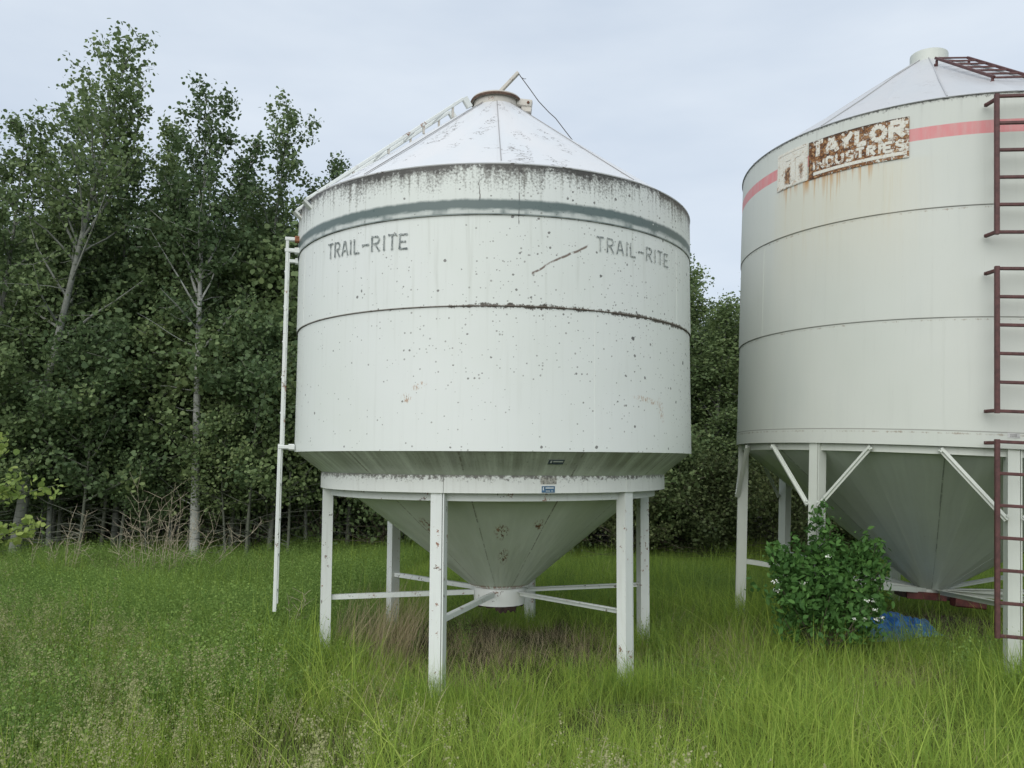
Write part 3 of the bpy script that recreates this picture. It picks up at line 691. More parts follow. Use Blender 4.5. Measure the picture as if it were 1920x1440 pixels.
# ------------------------------------------------------------------ plants: numpy builders
rng = np.random.default_rng(7)
def quads_mesh(name, V_, F_, attrs, mats, mat_idx=None, smooth=False):
    """V_: (n,3), F_: (m,4) or (m,3)"""
    me = bpy.data.meshes.new(name); me.vertices.add(len(V_)); me.vertices.foreach_set('co', V_.astype(np.float32).ravel())
    k = F_.shape[1]; me.loops.add(F_.size); me.loops.foreach_set('vertex_index', F_.astype(np.int32).ravel())
    me.polygons.add(len(F_)); me.polygons.foreach_set('loop_start', np.arange(0, F_.size, k, dtype=np.int32))
    try: me.polygons.foreach_set('loop_total', np.full(len(F_), k, np.int32))
    except Exception: pass
    for nm, a in attrs.items():
        at = me.attributes.new(nm, 'FLOAT', 'POINT'); at.data.foreach_set('value', a.astype(np.float32))
    for m_ in mats: me.materials.append(m_)
    if mat_idx is not None: me.polygons.foreach_set('material_index', mat_idx.astype(np.int32))
    if smooth: me.polygons.foreach_set('use_smooth', np.ones(len(F_), bool))
    me.update(); me.validate(); return me
def rand_dirs(n, upb=0.):
    d = rng.normal(size=(n, 3)); d[:, 2] += upb; return d/np.linalg.norm(d, axis=1)[:, None]
def leaves(P, size, shape='kite', upb=.6, tint=None):
    """leaf faces at the points P: each a folded kite of 4 or a fuller 6-corner blade"""
    n = len(P); N = rand_dirs(n, upb); A = np.cross(N, rand_dirs(n)); A /= np.linalg.norm(A, axis=1)[:, None]; B = np.cross(N, A)
    s = (size*rng.uniform(.5, 1.35, n))[:, None]
    if shape == 'kite': pts = [(-.5, 0, 0), (.05, .42, .08), (.55, 0, 0), (.05, -.42, .08)]; faces = [(0, 1, 2, 3)]
    else: pts = [(-.5, 0, 0), (-.2, .25, .06), (.15, .25, .07), (.6, 0, -.05), (.15, -.25, .07), (-.2, -.25, .06)]; faces = [(0, 1, 2, 3), (0, 3, 4, 5)]
    if shape == 'round': pts = [(-.45, 0, 0), (-.3, .38, .05), (.15, .42, .06), (.55, 0, 0), (.15, -.42, .06), (-.3, -.38, .05)]
    k = len(pts); V_ = np.zeros((n, k, 3))
    for i, (a, b, c) in enumerate(pts): V_[:, i] = P + (A*a + B*b + N*c)*s
    F_ = np.concatenate([np.arange(n)[:, None]*k + np.array(f)[None] for f in faces])
    tn = rng.uniform(0, 1, n) if tint is None else tint
    return V_.reshape(-1, 3), F_, np.repeat(tn, k)
def bez(p0, d0, L_, droop, n=5, wob=.05):
    pts = [np.array(p0, float)]; d = np.array(d0, float)
    for i in range(n-1):
        d = d + rng.normal(size=3)*wob + np.array([0, 0, droop]); d /= np.linalg.norm(d); pts.append(pts[-1] + d*L_/(n-1))
    return pts
def grow(H, r0, lean=(0, 0), cs=.35, spread=1.5, nb=30, nleaf=12000, lsz=.065, fork=None, base=.08, elev=(25, 60), low=.25, twig=5, clus=.11):
    """returns (stem MB, leaf points, leaf tints); trunk at the origin"""
    mb = MB(); n = 14; r0 = r0*.8; path = []; w1, w2 = rng.uniform(-.12, .12, 2); ph = rng.uniform(0, 6, 2)
    for i in range(n):
        t = i/(n-1); path.append(np.array([lean[0]*t**1.3 + w1*math.sin(ph[0]+t*5)*(t), lean[1]*t + w2*math.sin(ph[1]+t*4)*t, H*t]))
    rs = [r0*(1-.93*(i/(n-1))**.85) for i in range(n)]; mb.tube(path, rs, 8)
    at = lambda t: path[min(n-2, int(t*(n-1)))]*(1-(t*(n-1)-min(n-2, int(t*(n-1))))) + path[min(n-2, int(t*(n-1)))+1]*(t*(n-1)-min(n-2, int(t*(n-1))))
    segs = []
    if fork:
        for (t, dx, dy, L_) in fork:
            p = bez(at(t), np.array([dx, dy, 1.1]), L_, .12, 8, .05); mb.tube(p, [r0*.5*(1-t)*(1-.85*k/7)+.004 for k in range(8)], 6); 
            for k in range(2, 8):
                for j in range(4):
                    az = rng.uniform(0, 2*PI); q = bez(p[k], (math.cos(az)*.8, math.sin(az)*.8, rng.uniform(.2, 1)), L_*.22*(1.3-k/8), .05, 4); segs.append((q, 1.2)); mb.tube(q, [.009, .007, .005, .003], 4, False)
            segs.append((p[3:], 1.5))
    for i in range(nb):
        t = cs + (1-cs)*((i+rng.uniform(0, 1))/nb)**.9; t = min(t, .985); rel = (t-cs)/(1-cs)
        az = i*2.4+rng.uniform(-.5, .5); el = rad(rng.uniform(*elev)+15*rel); L_ = spread*((1-rel)**.55*.85+.16)*rng.uniform(.6, 1.2)*(1 if rel > .12 else .8)
        d = (math.cos(az)*math.cos(el), math.sin(az)*math.cos(el), math.sin(el)); q = bez(at(t), d, L_, .06, 6, .10)
        rb = max(.005, r0*.32*(1-t)+.006); mb.tube(q, [rb*(1-.8*k/5) for k in range(6)], 5, False)
        for j in range(twig):
            k = rng.integers(1, 6); az2 = rng.uniform(0, 2*PI); qq = bez(q[k], (math.cos(az2), math.sin(az2), rng.uniform(-.2, .8)), L_*rng.uniform(.2, .42), .0, 4, .15)
            mb.tube(qq, [.006, .005, .003, .002], 3, False); segs.append((qq, 1.))
        segs.append((q[2:], 1.))
    # bare dead twigs low on the trunk
    for i in range(int(low*20)):
        t = rng.uniform(.06, cs+.15); az = rng.uniform(0, 2*PI); q = bez(at(t), (math.cos(az), math.sin(az), rng.uniform(-.1, .5)), rng.uniform(.4, 1.1), -.02, 5, .14); mb.tube(q, [.009, .007, .005, .004, .002], 3, False)
    wts = np.array([wt*sum(np.linalg.norm(b-a) for a, b in zip(q[:-1], q[1:])) for q, wt in segs]); wts /= wts.sum()
    cnt = rng.multinomial(nleaf, wts); P = []; T = []
    for (q, _), c in zip(segs, cnt):
        if c == 0: continue
        q = np.array(q); u_ = rng.uniform(0, len(q)-1.001, c); i0 = u_.astype(int); fr = (u_-i0)[:, None]
        P.append(q[i0]*(1-fr)+q[i0+1]*fr + rng.normal(size=(c, 3))*clus); T.append(np.clip(rng.uniform(0, .45)+rng.uniform(0, .55, c), 0, 1))
    P = np.concatenate(P); T = np.concatenate(T); ok = P[:, 2] > .1
    return mb, P[ok], T[ok]
def make_tree(name, mat_leaf, mat_bark, part=('trunk', 'crown'), shape='kite', upb=.5, lsz=.065, **k):
    mb, P, T = grow(lsz=lsz, **k); V_, F_, tt = leaves(P, lsz, shape, upb, T)
    me = quads_mesh(part[1], V_, F_, {'tint': tt}, [mat_leaf]); root = empty(name, (0, 0, 0))
    tr = mb.build(part[0], mat_bark, root, True, 60); cr_ = bpy.data.objects.new(part[1], me); COL.objects.link(cr_); cr_.parent = root
    return root
def place(o, x, y, rz=0, s=1., sz=None):
    o.location = (x, y, hgt(x, y)-.02 if abs(x) < 16 and y < 31 else -.02); o.rotation_euler = (0, 0, rz); o.scale = (s, s, sz or s)
def dup(root, name=None):
    r = root.copy(); COL.objects.link(r)
    for k_ in list(r.keys()): del r[k_]
    for ch in root.children:
        c = ch.copy(); COL.objects.link(c); c.parent = r
    return r
W_ = 1516.2
def gx(px, depth): return (px-960)/W_*depth
def topz(py, depth): return 1.75 + math.tan(math.atan((720-py)/W_)+PITCH)*depth
# hero aspens at the edge of the wood, leaning and reaching as seen
heroes = [
 ('tallest aspen, leaning right with an open crown high against the sky at the left', 40, 13.0, 208, 88, dict(cs=.40, spread=2.1, nb=30, nleaf=7600, twig=4, r0=.13, fork=[(.62, .75, .1, 2.3), (.74, .85, -.1, 1.7), (.60, -.7, .1, 1.9)])),
 ('white trunked aspen with forked narrow crown standing out of the wood midway to the bin', 374, 13.2, 352, 172, dict(cs=.42, spread=1.5, nb=32, nleaf=8500, twig=4, r0=.115, fork=[(.60, .42, 0., 2.5), (.55, -.45, .1, 2.1)])),
 ('slim aspen whose thin crown tops the wood close left of the white bin', 470, 14.6, 525, 195, dict(cs=.22, spread=1.6, nb=34, nleaf=7600, r0=.09)),
 ('leafy aspen right beside the white bin, its low crown behind the roof ladder', 560, 15.5, 625, 300, dict(cs=.1, spread=1.9, nb=38, nleaf=12000, r0=.10)),
 ('aspen with a straight grey trunk cut off at the left edge of the photo', -40, 13.4, 8, 225, dict(cs=.12, spread=1.8, nb=38, nleaf=11500, r0=.11)),
 ('bushy aspen between the tallest aspen and the white trunked one', 225, 14.4, 222, 300, dict(cs=.1, spread=1.8, nb=40, nleaf=13000, r0=.09)),
 ('short aspen with a single upright shoot left of the forked crown', 300, 14.8, 288, 232, dict(cs=.25, spread=1.1, nb=30, nleaf=8500, r0=.08)),
 ('aspen with a thin leaning trunk behind the dry stalks at the left', 108, 14.0, 120, 215, dict(cs=.12, spread=1.8, nb=38, nleaf=11500, r0=.08)),
]
for lab, px, dep, ax_, ay, kw in heroes:
    bx = gx(px, dep); txp = gx(ax_, dep*1.0); H = topz(ay+8, dep)
    t = make_tree('aspen_tree', MT['poplar'], MT['barkwhite'] if px == 374 else MT['barkpale'], H=H, lean=(txp-bx, .1), lsz=.062, low=.5, shape='round', clus=.075, **kw)
    place(t, bx, dep); tag(t, lab, 'tree', 'aspens at the edge of the wood')
# filler trees: six shapes copied through the depth of the wood
protos = [make_tree('aspen_tree', MT['poplar'], MT['barkpale' if i % 2 else 'barkgrey'], H=7., r0=.065+.01*i, lean=(rng.uniform(-.5, .5), rng.uniform(-.4, .4)), cs=(.10 if i < 4 else .3), spread=1.5, nb=40, nleaf=17000, lsz=.068, low=.5, twig=6, clus=.13) for i in range(6)]
used = [False]*6; rows = []
rd = random.Random(21)
for ri, (dep, step) in enumerate(((15.2, 1.25), (16.6, 1.2), (18.4, 1.3), (20.5, 1.4), (23., 1.6), (26., 1.8))):
    x = -dep*.80
    while x < dep*.82:
        px = 960 + x/dep*W_
        if px < 640: h_ = topz(rd.uniform(350, 500) if ri < 3 else rd.uniform(400, 500), dep)*rd.uniform(.9, 1.)
        elif px < 1280: h_ = rd.uniform(5.2, 6.6)
        elif px < 1400: h_ = topz(rd.uniform(575, 690), dep)
        else: h_ = rd.uniform(4.5, 6.)
        rows.append((x+rd.uniform(-.35, .35), dep+rd.uniform(-.5, .5), h_, px, ri)); x += step*rd.uniform(.8, 1.2)
rows.append((gx(1303, 17), 17., topz(528, 17), 1303, 9)); rows.append((gx(1362, 18), 18., topz(585, 18), 1362, 9))
for (x, y, h_, px, ri) in rows:
    i = rd.randrange(6); o = protos[i] if not used[i] else dup(protos[i]); used[i] = True; s = h_/7.
    place(o, x, y, rd.uniform(0, 6.28), min(1.35, max(1., s*1.1)), s)
    if ri == 9: tag(o, 'narrow poplar rising tallest in the gap, touching the right wall of the white bin' if px < 1330 else 'thin topped poplar in the gap, close to the left wall of the cream bin', 'tree', 'trees in the gap between the bins')
    elif px < 640: tag(o, 'aspen crowded among others deep in the dark wood left of the bins', 'tree', 'aspens deep in the wood')
    elif px < 1280: tag(o, 'aspen in the dark wood mostly hidden behind the white bin', 'tree', 'aspens behind the white bin')
    elif px < 1400: tag(o, 'rounded poplar crown filling the gap between the two bins', 'tree', 'poplars filling the gap')
    else: tag(o, 'tree in the wood mostly hidden behind the cream bin', 'tree', 'trees behind the cream bin')
# visible bare trunks low in the wood
tp = [make_tree('young_aspen', MT['poplar'], MT['barkpale'], H=6., r0=.055, lean=(l_, .1), cs=.45, spread=.9, nb=18, nleaf=3500, lsz=.07, low=.9) for l_ in (.35, -.3)]
for i, (px, dep, sx) in enumerate(((450, 14.2, 1), (473, 14.0, 1.2), (512, 13.9, 1.1), (330, 14.0, 1.1), (362, 13.7, 1.2), (105, 13.4, 1.15), (655, 14.6, 1.), (580, 14.3, .9), (750, 14.8, 1.))):
    o = tp[i % 2] if i < 2 else dup(tp[i % 2]); place(o, gx(px, dep), dep, rd.uniform(-.5, .5), sx, .95)
    tag(o, ['thin pale trunk just right of the white trunk, nearer one of a pair', 'thin pale trunk just right of the white trunk, farther one of a pair', 'thin pale trunk directly left of the side ladder foot', 'thin trunk rising out of the tallest dead stalks', 'thin crooked trunk touching the left side of the white trunk', 'thin brownish trunk above the second bunch of dead stalks', 'thin trunk right of the left leg of the white bin', 'thin trunk between side ladder and left leg', 'thin trunk beside the rear left leg of the white bin'][i], 'tree', 'thin young aspens at the foot of the wood')
# leafy young aspens in front of the trunks
lp = [make_tree('young_aspen', MT['poplar'], MT['barkgrey'], H=3.3, r0=.035, lean=(l_, .1), cs=.28, spread=1.35, nb=26, nleaf=6500, lsz=.056, low=.6, shape='round', clus=.09, elev=(5, 45)) for l_ in (.35, -.3, .1)]
for i, (px, dep, sx, lab) in enumerate(((-30, 12.6, 1., 'leafy young aspen at the left edge behind the yellow green sapling'), (95, 13.4, .8, 'leafy young aspen right of the trunk of the tallest aspen'), (160, 12.7, 1.1, 'leafy young aspen behind the second bunch of dead stalks'),
    (235, 13.2, 1.15, 'leafy young aspen above the forked dead stalk'), (285, 13.1, .62, 'low leafy young aspen directly above the tallest dead stalks'), (330, 14.3, .9, 'small young aspen left of the white trunk'), (432, 13.1, .85, 'young aspen with crooked limbs right of the white trunk'),
    (470, 13.2, 1.15, 'leafy young aspen left of the side ladder'), (545, 13.4, 1.0, 'leafy young aspen seen behind the foot of the side ladder'), (10, 13.6, 1.4, 'tall young aspen left of the tallest aspen trunk'), (120, 13.7, 1.45, 'tall young aspen between the left trunks'), (200, 13.9, 1.4, 'tall young aspen filling the dark gap left of centre in the wood'), (440, 13.8, 1.5, 'tall young aspen between the white trunk and the ladder'), (620, 14.2, 1.2, 'young aspen showing under the left rim of the white bin'), (510, 14.0, 1.6, 'tall young aspen touching the side ladder'))):
    o = lp[i % 3] if i < 3 else dup(lp[i % 3]); place(o, gx(px, dep), dep, rd.uniform(0, 6.28), sx*1.05, sx); tag(o, lab, 'tree', 'leafy young aspens at the edge of the wood')
def where(px):
    for lim, nm in ((0, 'beyond the left edge'), (90, 'near the leftmost trunk'), (200, 'behind the left dead stalks'), (330, 'left of the white trunk'), (430, 'around the white trunk'), (520, 'between the white trunk and the ladder'), (640, 'beside the left wall of the white bin'), (800, 'seen between the left legs of the white bin'), (1180, 'behind the hopper of the white bin'), (1300, 'beyond the right legs of the white bin'), (1400, 'in the gap between the bins'), (1560, 'beyond the left legs of the cream bin'), (1900, 'behind the hopper of the cream bin')):
        if px < lim: return nm
    return 'beyond the right edge'
# understorey brush
bp = [make_tree('bush', MT['poplar'] if i < 2 else MT['brush'], MT['barkdark'], ('stems', 'foliage'), H=1.7, r0=.022, lean=(rng.uniform(-.3, .3), 0), cs=.05, spread=1.25, nb=26, nleaf=7500, lsz=.055, low=.8, elev=(10, 70), twig=7, clus=.11) for i in range(4)]
ub = [False]*4
def bush(i, x, y, s, sz, lab, grp):
    o = bp[i] if not ub[i] else dup(bp[i]); ub[i] = True; place(o, x, y, rd.uniform(0, 6.28), s, sz); tag(o, lab, 'bush', grp)
for dep, st in ((14.3, 1.15), (16., 1.1), (18.2, 1.2)):
    x = -dep*.78
    while x < dep*.25:
        px = 960+x/dep*W_
        bush(rd.randrange(2), x+rd.uniform(-.3, .3), dep+rd.uniform(-.4, .4), rd.uniform(.8, 1.25), rd.uniform(.7, 1.6), 'dark leafy undergrowth bush '+where(px), 'undergrowth bushes of the wood '+where(px)); x += st*rd.uniform(.7, 1.3)
x = 2.2
while x < 11.5:
    for dep in (13.4, 14.6, 16.2):
        bush(2+rd.randrange(2), x+rd.uniform(-.3, .3), dep+rd.uniform(-.4, .4), rd.uniform(.8, 1.15), rd.uniform(.75, 1.15)*(1 if dep < 16 else 1.7), 'olive green thicket bush '+where(960+x/dep*W_), 'olive bushes of the thicket '+where(960+x/dep*W_))
    x += 1.15
# ---- dogwood shrub by the front left leg of the cream bin
def lobed_shrub(name, lobes, nsp, per, lsz, mat, stemmat, shape='blade', nstem=16, base=.08):
    root = empty(name, (0, 0, 0)); P, T, mb = [], [], MB()
    vol = np.array([l[3]*l[4]*l[5] for l in lobes]); cnt = rng.multinomial(nsp, vol/vol.sum()); tips = []
    for l, c in zip(lobes, cnt):
        d = rand_dirs(c); r_ = rng.uniform(.2, 1., c)**.5; r_ *= (1+.30*np.sin(d[:, 0]*7+d[:, 2]*6+l[0]*9)*np.cos(d[:, 1]*5)) * np.where(rng.uniform(size=c) < .12, rng.uniform(1.1, 1.5, c), 1)
        q = np.array(l[:3]) + d*r_[:, None]*np.array(l[3:6]); q = q[q[:, 2] > .06]; tips.append(q)
    tips = np.concatenate(tips)
    for q in tips:
        k = max(2, int(rng.normal(per, 2))); up = np.array([0, 0, 1.]); tt = rng.uniform(0, 1)
        dirn = q - np.array([0, 0, .4]); dirn /= np.linalg.norm(dirn); 
        for j in range(k):
            P.append(q + rng.normal(size=3)*lsz*.55 - dirn*rng.uniform(0, .06)); T.append(np.clip(tt*.6+rng.uniform(0, .4), 0, 1))
    for i in range(nstem*5):
        q = tips[rng.integers(len(tips))]; b0 = np.array([rng.normal()*base, rng.normal()*base, 0]); mid = (b0*.5+q*.5)*np.array([.8, .8, 1]) + rng.normal(size=3)*.05
        mb.tube([b0, b0*.6+mid*.4, mid, q], [.008, .007, .005, .003] if i < nstem else [.004, .004, .003, .002], 4, False)
    V_, F_, tt = leaves(np.array(P), lsz, shape, .9, np.array(T)); me = quads_mesh('foliage', V_, F_, {'tint': tt}, [mat])
    mb.build('stems', stemmat, root, True); c = bpy.data.objects.new('foliage', me); COL.objects.link(c); c.parent = root; return root
sh = lobed_shrub('dogwood_shrub', [(-.06, 0, .82, .40, .34, .30), (.03, .02, 1.12, .17, .18, .22), (.40, .04, .80, .26, .26, .28), (-.28, -.05, .72, .26, .26, .24), (.10, -.08, .50, .36, .30, .20), (-.30, .0, .40, .16, .16, .14), (.36, -.1, .52, .22, .22, .18), (-.40, .0, 1.0, .13, .13, .13), (.52, .05, 1.02, .12, .12, .12), (.02, 0, 1.34, .09, .09, .12)], 900, 8, .060, MT['shrubleaf'], MT['barkdark'])
SHX, SHY = 2.59, 6.9
place(sh, SHX, SHY, 0, .88, .97); tag(sh, 'leafy green shrub with small white blossoms hiding a leg of the cream bin', 'shrub')
for k, (dx, dy, z) in enumerate(((-.52, -.25, .80), (-.5, -.22, .72), (-.30, -.36, .80), (.14, -.38, .52), (.24, -.38, .52), (.36, -.34, .51), (.43, -.30, .52), (.28, -.34, .66), (.34, -.33, .66), (.36, -.3, .58), (-.08, -.38, 1.02))):
    fb, V2, F2 = MB(), [], []
    q = np.array([dx, dy-.03, z]) + rng.normal(size=(14, 3))*np.array([.016, .01, .008])
    V_, F_, tt = leaves(q, .016, 'kite', 1.5); o = bpy.data.objects.new('blossom', quads_mesh('blossom', V_, F_, {'tint': tt}, [MT['flower']])); COL.objects.link(o); o.parent = sh
# ---- yellow green sapling reaching in at the left edge
def sapling():
    root = empty('aspen_sapling', (0, 0, 0)); mb = MB(); P = []
    tr = bez((0, 0, 0), (.05, 0, 1), 2.15, .05, 9, .04); mb.tube(tr, [.014-.0013*k for k in range(9)], 6)
    for z0, dx, dy, L_, up in ((1.28, .9, .2, .55, .25), (1.32, 1, -.2, .60, .45), (1.45, .9, .1, .68, .28), (1.5, .7, -.3, .45, .6), (1.6, .8, 0, .40, .7), (1.75, .6, .2, .36, .9), (1.3, -.8, .1, .5, .4), (1.55, -.7, .2, .4, .6), (1.85, .5, -.1, .28, .8), ):
        k = int(z0/2.15*8); q = bez(tr[k], (dx, dy, up), L_, .05, 7, .08); mb.tube(q, [.006-.0007*i for i in range(7)], 5, False)
        for i in range(1, 7):
            for j in range(15 if i > 2 else 6): P.append(q[i]+rng.normal(size=3)*np.array([.05, .05, .045]))
    V_, F_, tt = leaves(np.array(P), .046, 'round', .6); me = quads_mesh('foliage', V_, F_, {'tint': tt}, [MT['sapleaf']])
    mb.build('stem', MT['barkgrey'], root, True); c = bpy.data.objects.new('foliage', me); COL.objects.link(c); c.parent = root; return root
sp = sapling(); place(sp, gx(-45, 6.2), 6.2); tag(sp, 'young sapling with large yellow green leaves at the left edge', 'sapling')
# ---- dead branching weed stalks at the edge of the wood
def stalk(H, sprd, n, side):
    mb = MB(); 
    for i in range(n):
        p = bez((rng.normal()*.06, rng.normal()*.05, 0), (side*.35+rng.normal()*sprd, rng.normal()*.2, 1), H*rng.uniform(.65, 1.1), .0, 8, .045); mb.tube(p, [.0048-.0005*k for k in range(8)], 4, False)
        for k in range(2, 8):
            for j in range(1 if k < 4 else 2):
                q = bez(p[k], (rng.normal()*.8, rng.normal()*.6, rng.uniform(.3, 1.2)), H*rng.uniform(.10, .26), 0, 4, .15); mb.tube(q, [.0026, .0022, .0018, .0012], 3, False)
    return mb.build('dry_weed_stalk', MT['drystalk'], None, True)
labs = ['dead tan stalk standing alone at the far left below the wood', 'low pair of dead tan stalks leaning right near the left trunk', 'dead straw coloured stalks leaning together, second bunch from the left', 'thin forked dead stalk left of the large dead bunch', 'upright bushy dead stalk at the left side of the large dead bunch',
        'tallest bunch of branching dead stalks below the white trunked aspen', 'dead stalks bending right beside the tallest bunch', 'long dead stalk arching far to the right below the wood', 'wispy dead weed between the side ladder and the left leg']
for (px, dep, H, n, sd_), lab in zip(((66, 11.6, .75, 2, 0), (112, 11.4, .6, 3, .8), (132, 11.3, .95, 5, .5), (220, 11.4, .7, 2, -.4), (264, 11.2, .95, 6, .05), (306, 11.2, 1.25, 9, .1), (335, 11.3, 1.0, 6, .8), (372, 11.5, 1.25, 4, 1.9), (560, 7.6, .6, 3, 0)), labs):
    o = stalk(H, .18, n, sd_); place(o, gx(px, dep), dep); tag(o, lab, 'dead weed', 'dead weed stalks' if H > .6 else None)
# ---- crumpled blue tarp under the cream bin
def tarp():
    n, m_ = 46, 34; mb = MB(); vs = []
    from mathutils import noise
    for j in range(m_):
        for i in range(n):
            u, v = i/(n-1)*2-1, j/(m_-1)*2-1; a = math.atan2(v, u); rr = 1+.18*math.sin(3*a+1)+.10*math.sin(5*a)
            x, y = u*.44*rr, v*.42*rr; e = max(0, 1-(abs(u)**2.5))*max(0, 1-(abs(v)**2.5))
            h = (.05+.13*abs(noise.noise(Vector((x*4.5, y*4.5, 1)))*2) + .05*abs(noise.noise(Vector((x*11, y*11, 4)))*2) + .02*noise.noise(Vector((x*26, y*26, 7))))*e**.6
            vs.append((x+.06*noise.noise(Vector((x*7, y*7, 9))), y+.06*noise.noise(Vector((x*7, y*7, 12))), h*1.05+.012))
    mb.add(vs, [(j*n+i, j*n+i+1, (j+1)*n+i+1, (j+1)*n+i) for j in range(m_-1) for i in range(n-1)])
    return mb.build('tarp', MT['tarp'], None, True, 60)
tp_ = tarp(); place(tp_, 3.68, 8.1, .2, .98, .8); tp_.location.z = .09; tag(tp_, 'crumpled blue tarp lying on bare soil under the cream bin', 'tarp')
# ---- white flowering weed low at the right
root = empty('flowering_weed', (0, 0, 0)); fx, fy = .78, 3.55
mb = MB(); tips = []
for i, (dx, dz) in enumerate(((-.04, .36), (0, .33), (.05, .345), (.09, .39), (.03, .28), (.06, .24), (-.03, .29))):
    p = bez((0, 0, 0), (dx*2, rng.normal()*.1, 1), dz, 0, 5, .05); mb.tube(p, .0018, 4, False); tips.append(p[-1])
mb.build('stems', MT['shrubleaf'], root)
for t_ in tips:
    V_, F_, tt = leaves(t_ + rng.normal(size=(16, 3))*.006, .011, 'kite', 1.); o = bpy.data.objects.new('blossom', quads_mesh('blossom', V_, F_, {'tint': tt}, [MT['flower']])); COL.objects.link(o); o.parent = root
place(root, fx, fy); tag(root, 'small weed with a few white blossoms at the bottom right of centre', 'flowering weed')

# ------------------------------------------------------------------ grass and weeds (stuff)
def blades(n, rad_, h, w, lean=.25, curl=.5, segs=4, tint=(0, 1), bias=(0, 0)):
    b = rng.normal(size=(n, 2))*rad_*.5; H = rng.uniform(*h, n); W = rng.uniform(*w, n); az = rng.uniform(0, 2*PI, n); face = rng.uniform(0, 2*PI, n)
    ln = np.abs(rng.normal(size=n))*lean; cu = rng.uniform(0, 1, n)**1.5*curl
    lx, ly = np.cos(az)*ln + bias[0], np.sin(az)*ln + bias[1]; t = np.linspace(0, 1, segs+1)
    V_ = np.zeros((n, segs+1, 2, 3)); wx, wy = np.cos(face), np.sin(face)
    for k, tk in enumerate(t):
        off = tk*1. + cu*tk*tk*1.6
        cx_, cy_, cz_ = b[:, 0]+lx*H*off + np.cos(az)*cu*H*tk**2.4*.6, b[:, 1]+ly*H*off + np.sin(az)*cu*H*tk**2.4*.6, H*(tk - cu*.62*tk**2.6)
        ww = W*.5*((1-tk)**.6*(.55+.45*min(1, tk*4)) if tk < 1 else .03)
        for s_, sg in ((0, -1), (1, 1)): V_[:, k, s_] = np.stack([cx_+wx*ww*sg, cy_+wy*ww*sg, cz_], 1)
    base = np.arange(n)[:, None]*(segs+1)*2
    F_ = np.concatenate([base + np.array([2*k, 2*k+1, 2*k+3, 2*k+2])[None] for k in range(segs)])
    tn = np.repeat(rng.uniform(*tint, n), (segs+1)*2); al = np.tile(np.repeat(t, 2), n)
    return V_.reshape(-1, 3), F_, tn, al
def join(parts):
    Vs, Fs, T, A, M_ = [], [], [], [], []; o = 0
    for (v, f, t, a), mi in parts: Vs.append(v); Fs.append(f+o); T.append(t); A.append(a); M_.append(np.full(len(f), mi)); o += len(v)
    return np.concatenate(Vs), np.concatenate(Fs), np.concatenate(T), np.concatenate(A), np.concatenate(M_)
def seedheads(n, rad_, h, dens=30, airy=.02, hl=.13):
    parts = [(blades(n, rad_, h, (.0016, .0024), .14, .12, 5, (.5, .9)), 0)]; v = parts[0][0][0].reshape(n, 6, 2, 3); P = []; 
    for i in range(n):
        a, b = v[i, 4].mean(0), v[i, 5].mean(0); d = (b-a)/max(1e-6, np.linalg.norm(b-a)); t = rng.uniform(-.1, 1, dens); P.append(b[None]-d[None]*((1-t)*hl)[:, None] + rng.normal(size=(dens, 3))*airy*(1.15-t)[:, None])
    P = np.concatenate(P); V_, F_, tt = leaves(P, .010, 'kite', 0.); parts.append(((V_, F_, tt, np.ones(len(V_))), 1)); return parts
def weedstems(n, rad_, h, lsz=.016):
    parts = [(blades(n, rad_, h, (.002, .003), .25, .2, 5, (.2, .6)), 0)]; v = parts[0][0][0].reshape(n, 6, 2, 3).mean(2); P = []
    for i in range(n):
        u_ = rng.uniform(.6, 4.99, 28); k = u_.astype(int); fr = (u_-k)[:, None]; P.append(v[i, k]*(1-fr)+v[i, k+1]*fr + rng.normal(size=(28, 3))*.024)
    V_, F_, tt = leaves(np.concatenate(P), lsz, 'kite', .7); parts.append(((V_, F_, tt, np.ones(len(V_))), 1)); return parts
def proto(cname, makers):
    c = bpy.data.collections.new(cname)
    for i, (fn, mats) in enumerate(makers):
        parts = fn(); V_, F_, T, A, M_ = join(parts if isinstance(parts, list) else [(parts, 0)])
        me = quads_mesh(cname+'_tuft', V_, F_, {'tint': T, 'along': A}, mats, M_); o = bpy.data.objects.new('%s_tuft.%03d' % (cname, i), me); c.objects.link(o)
    return c
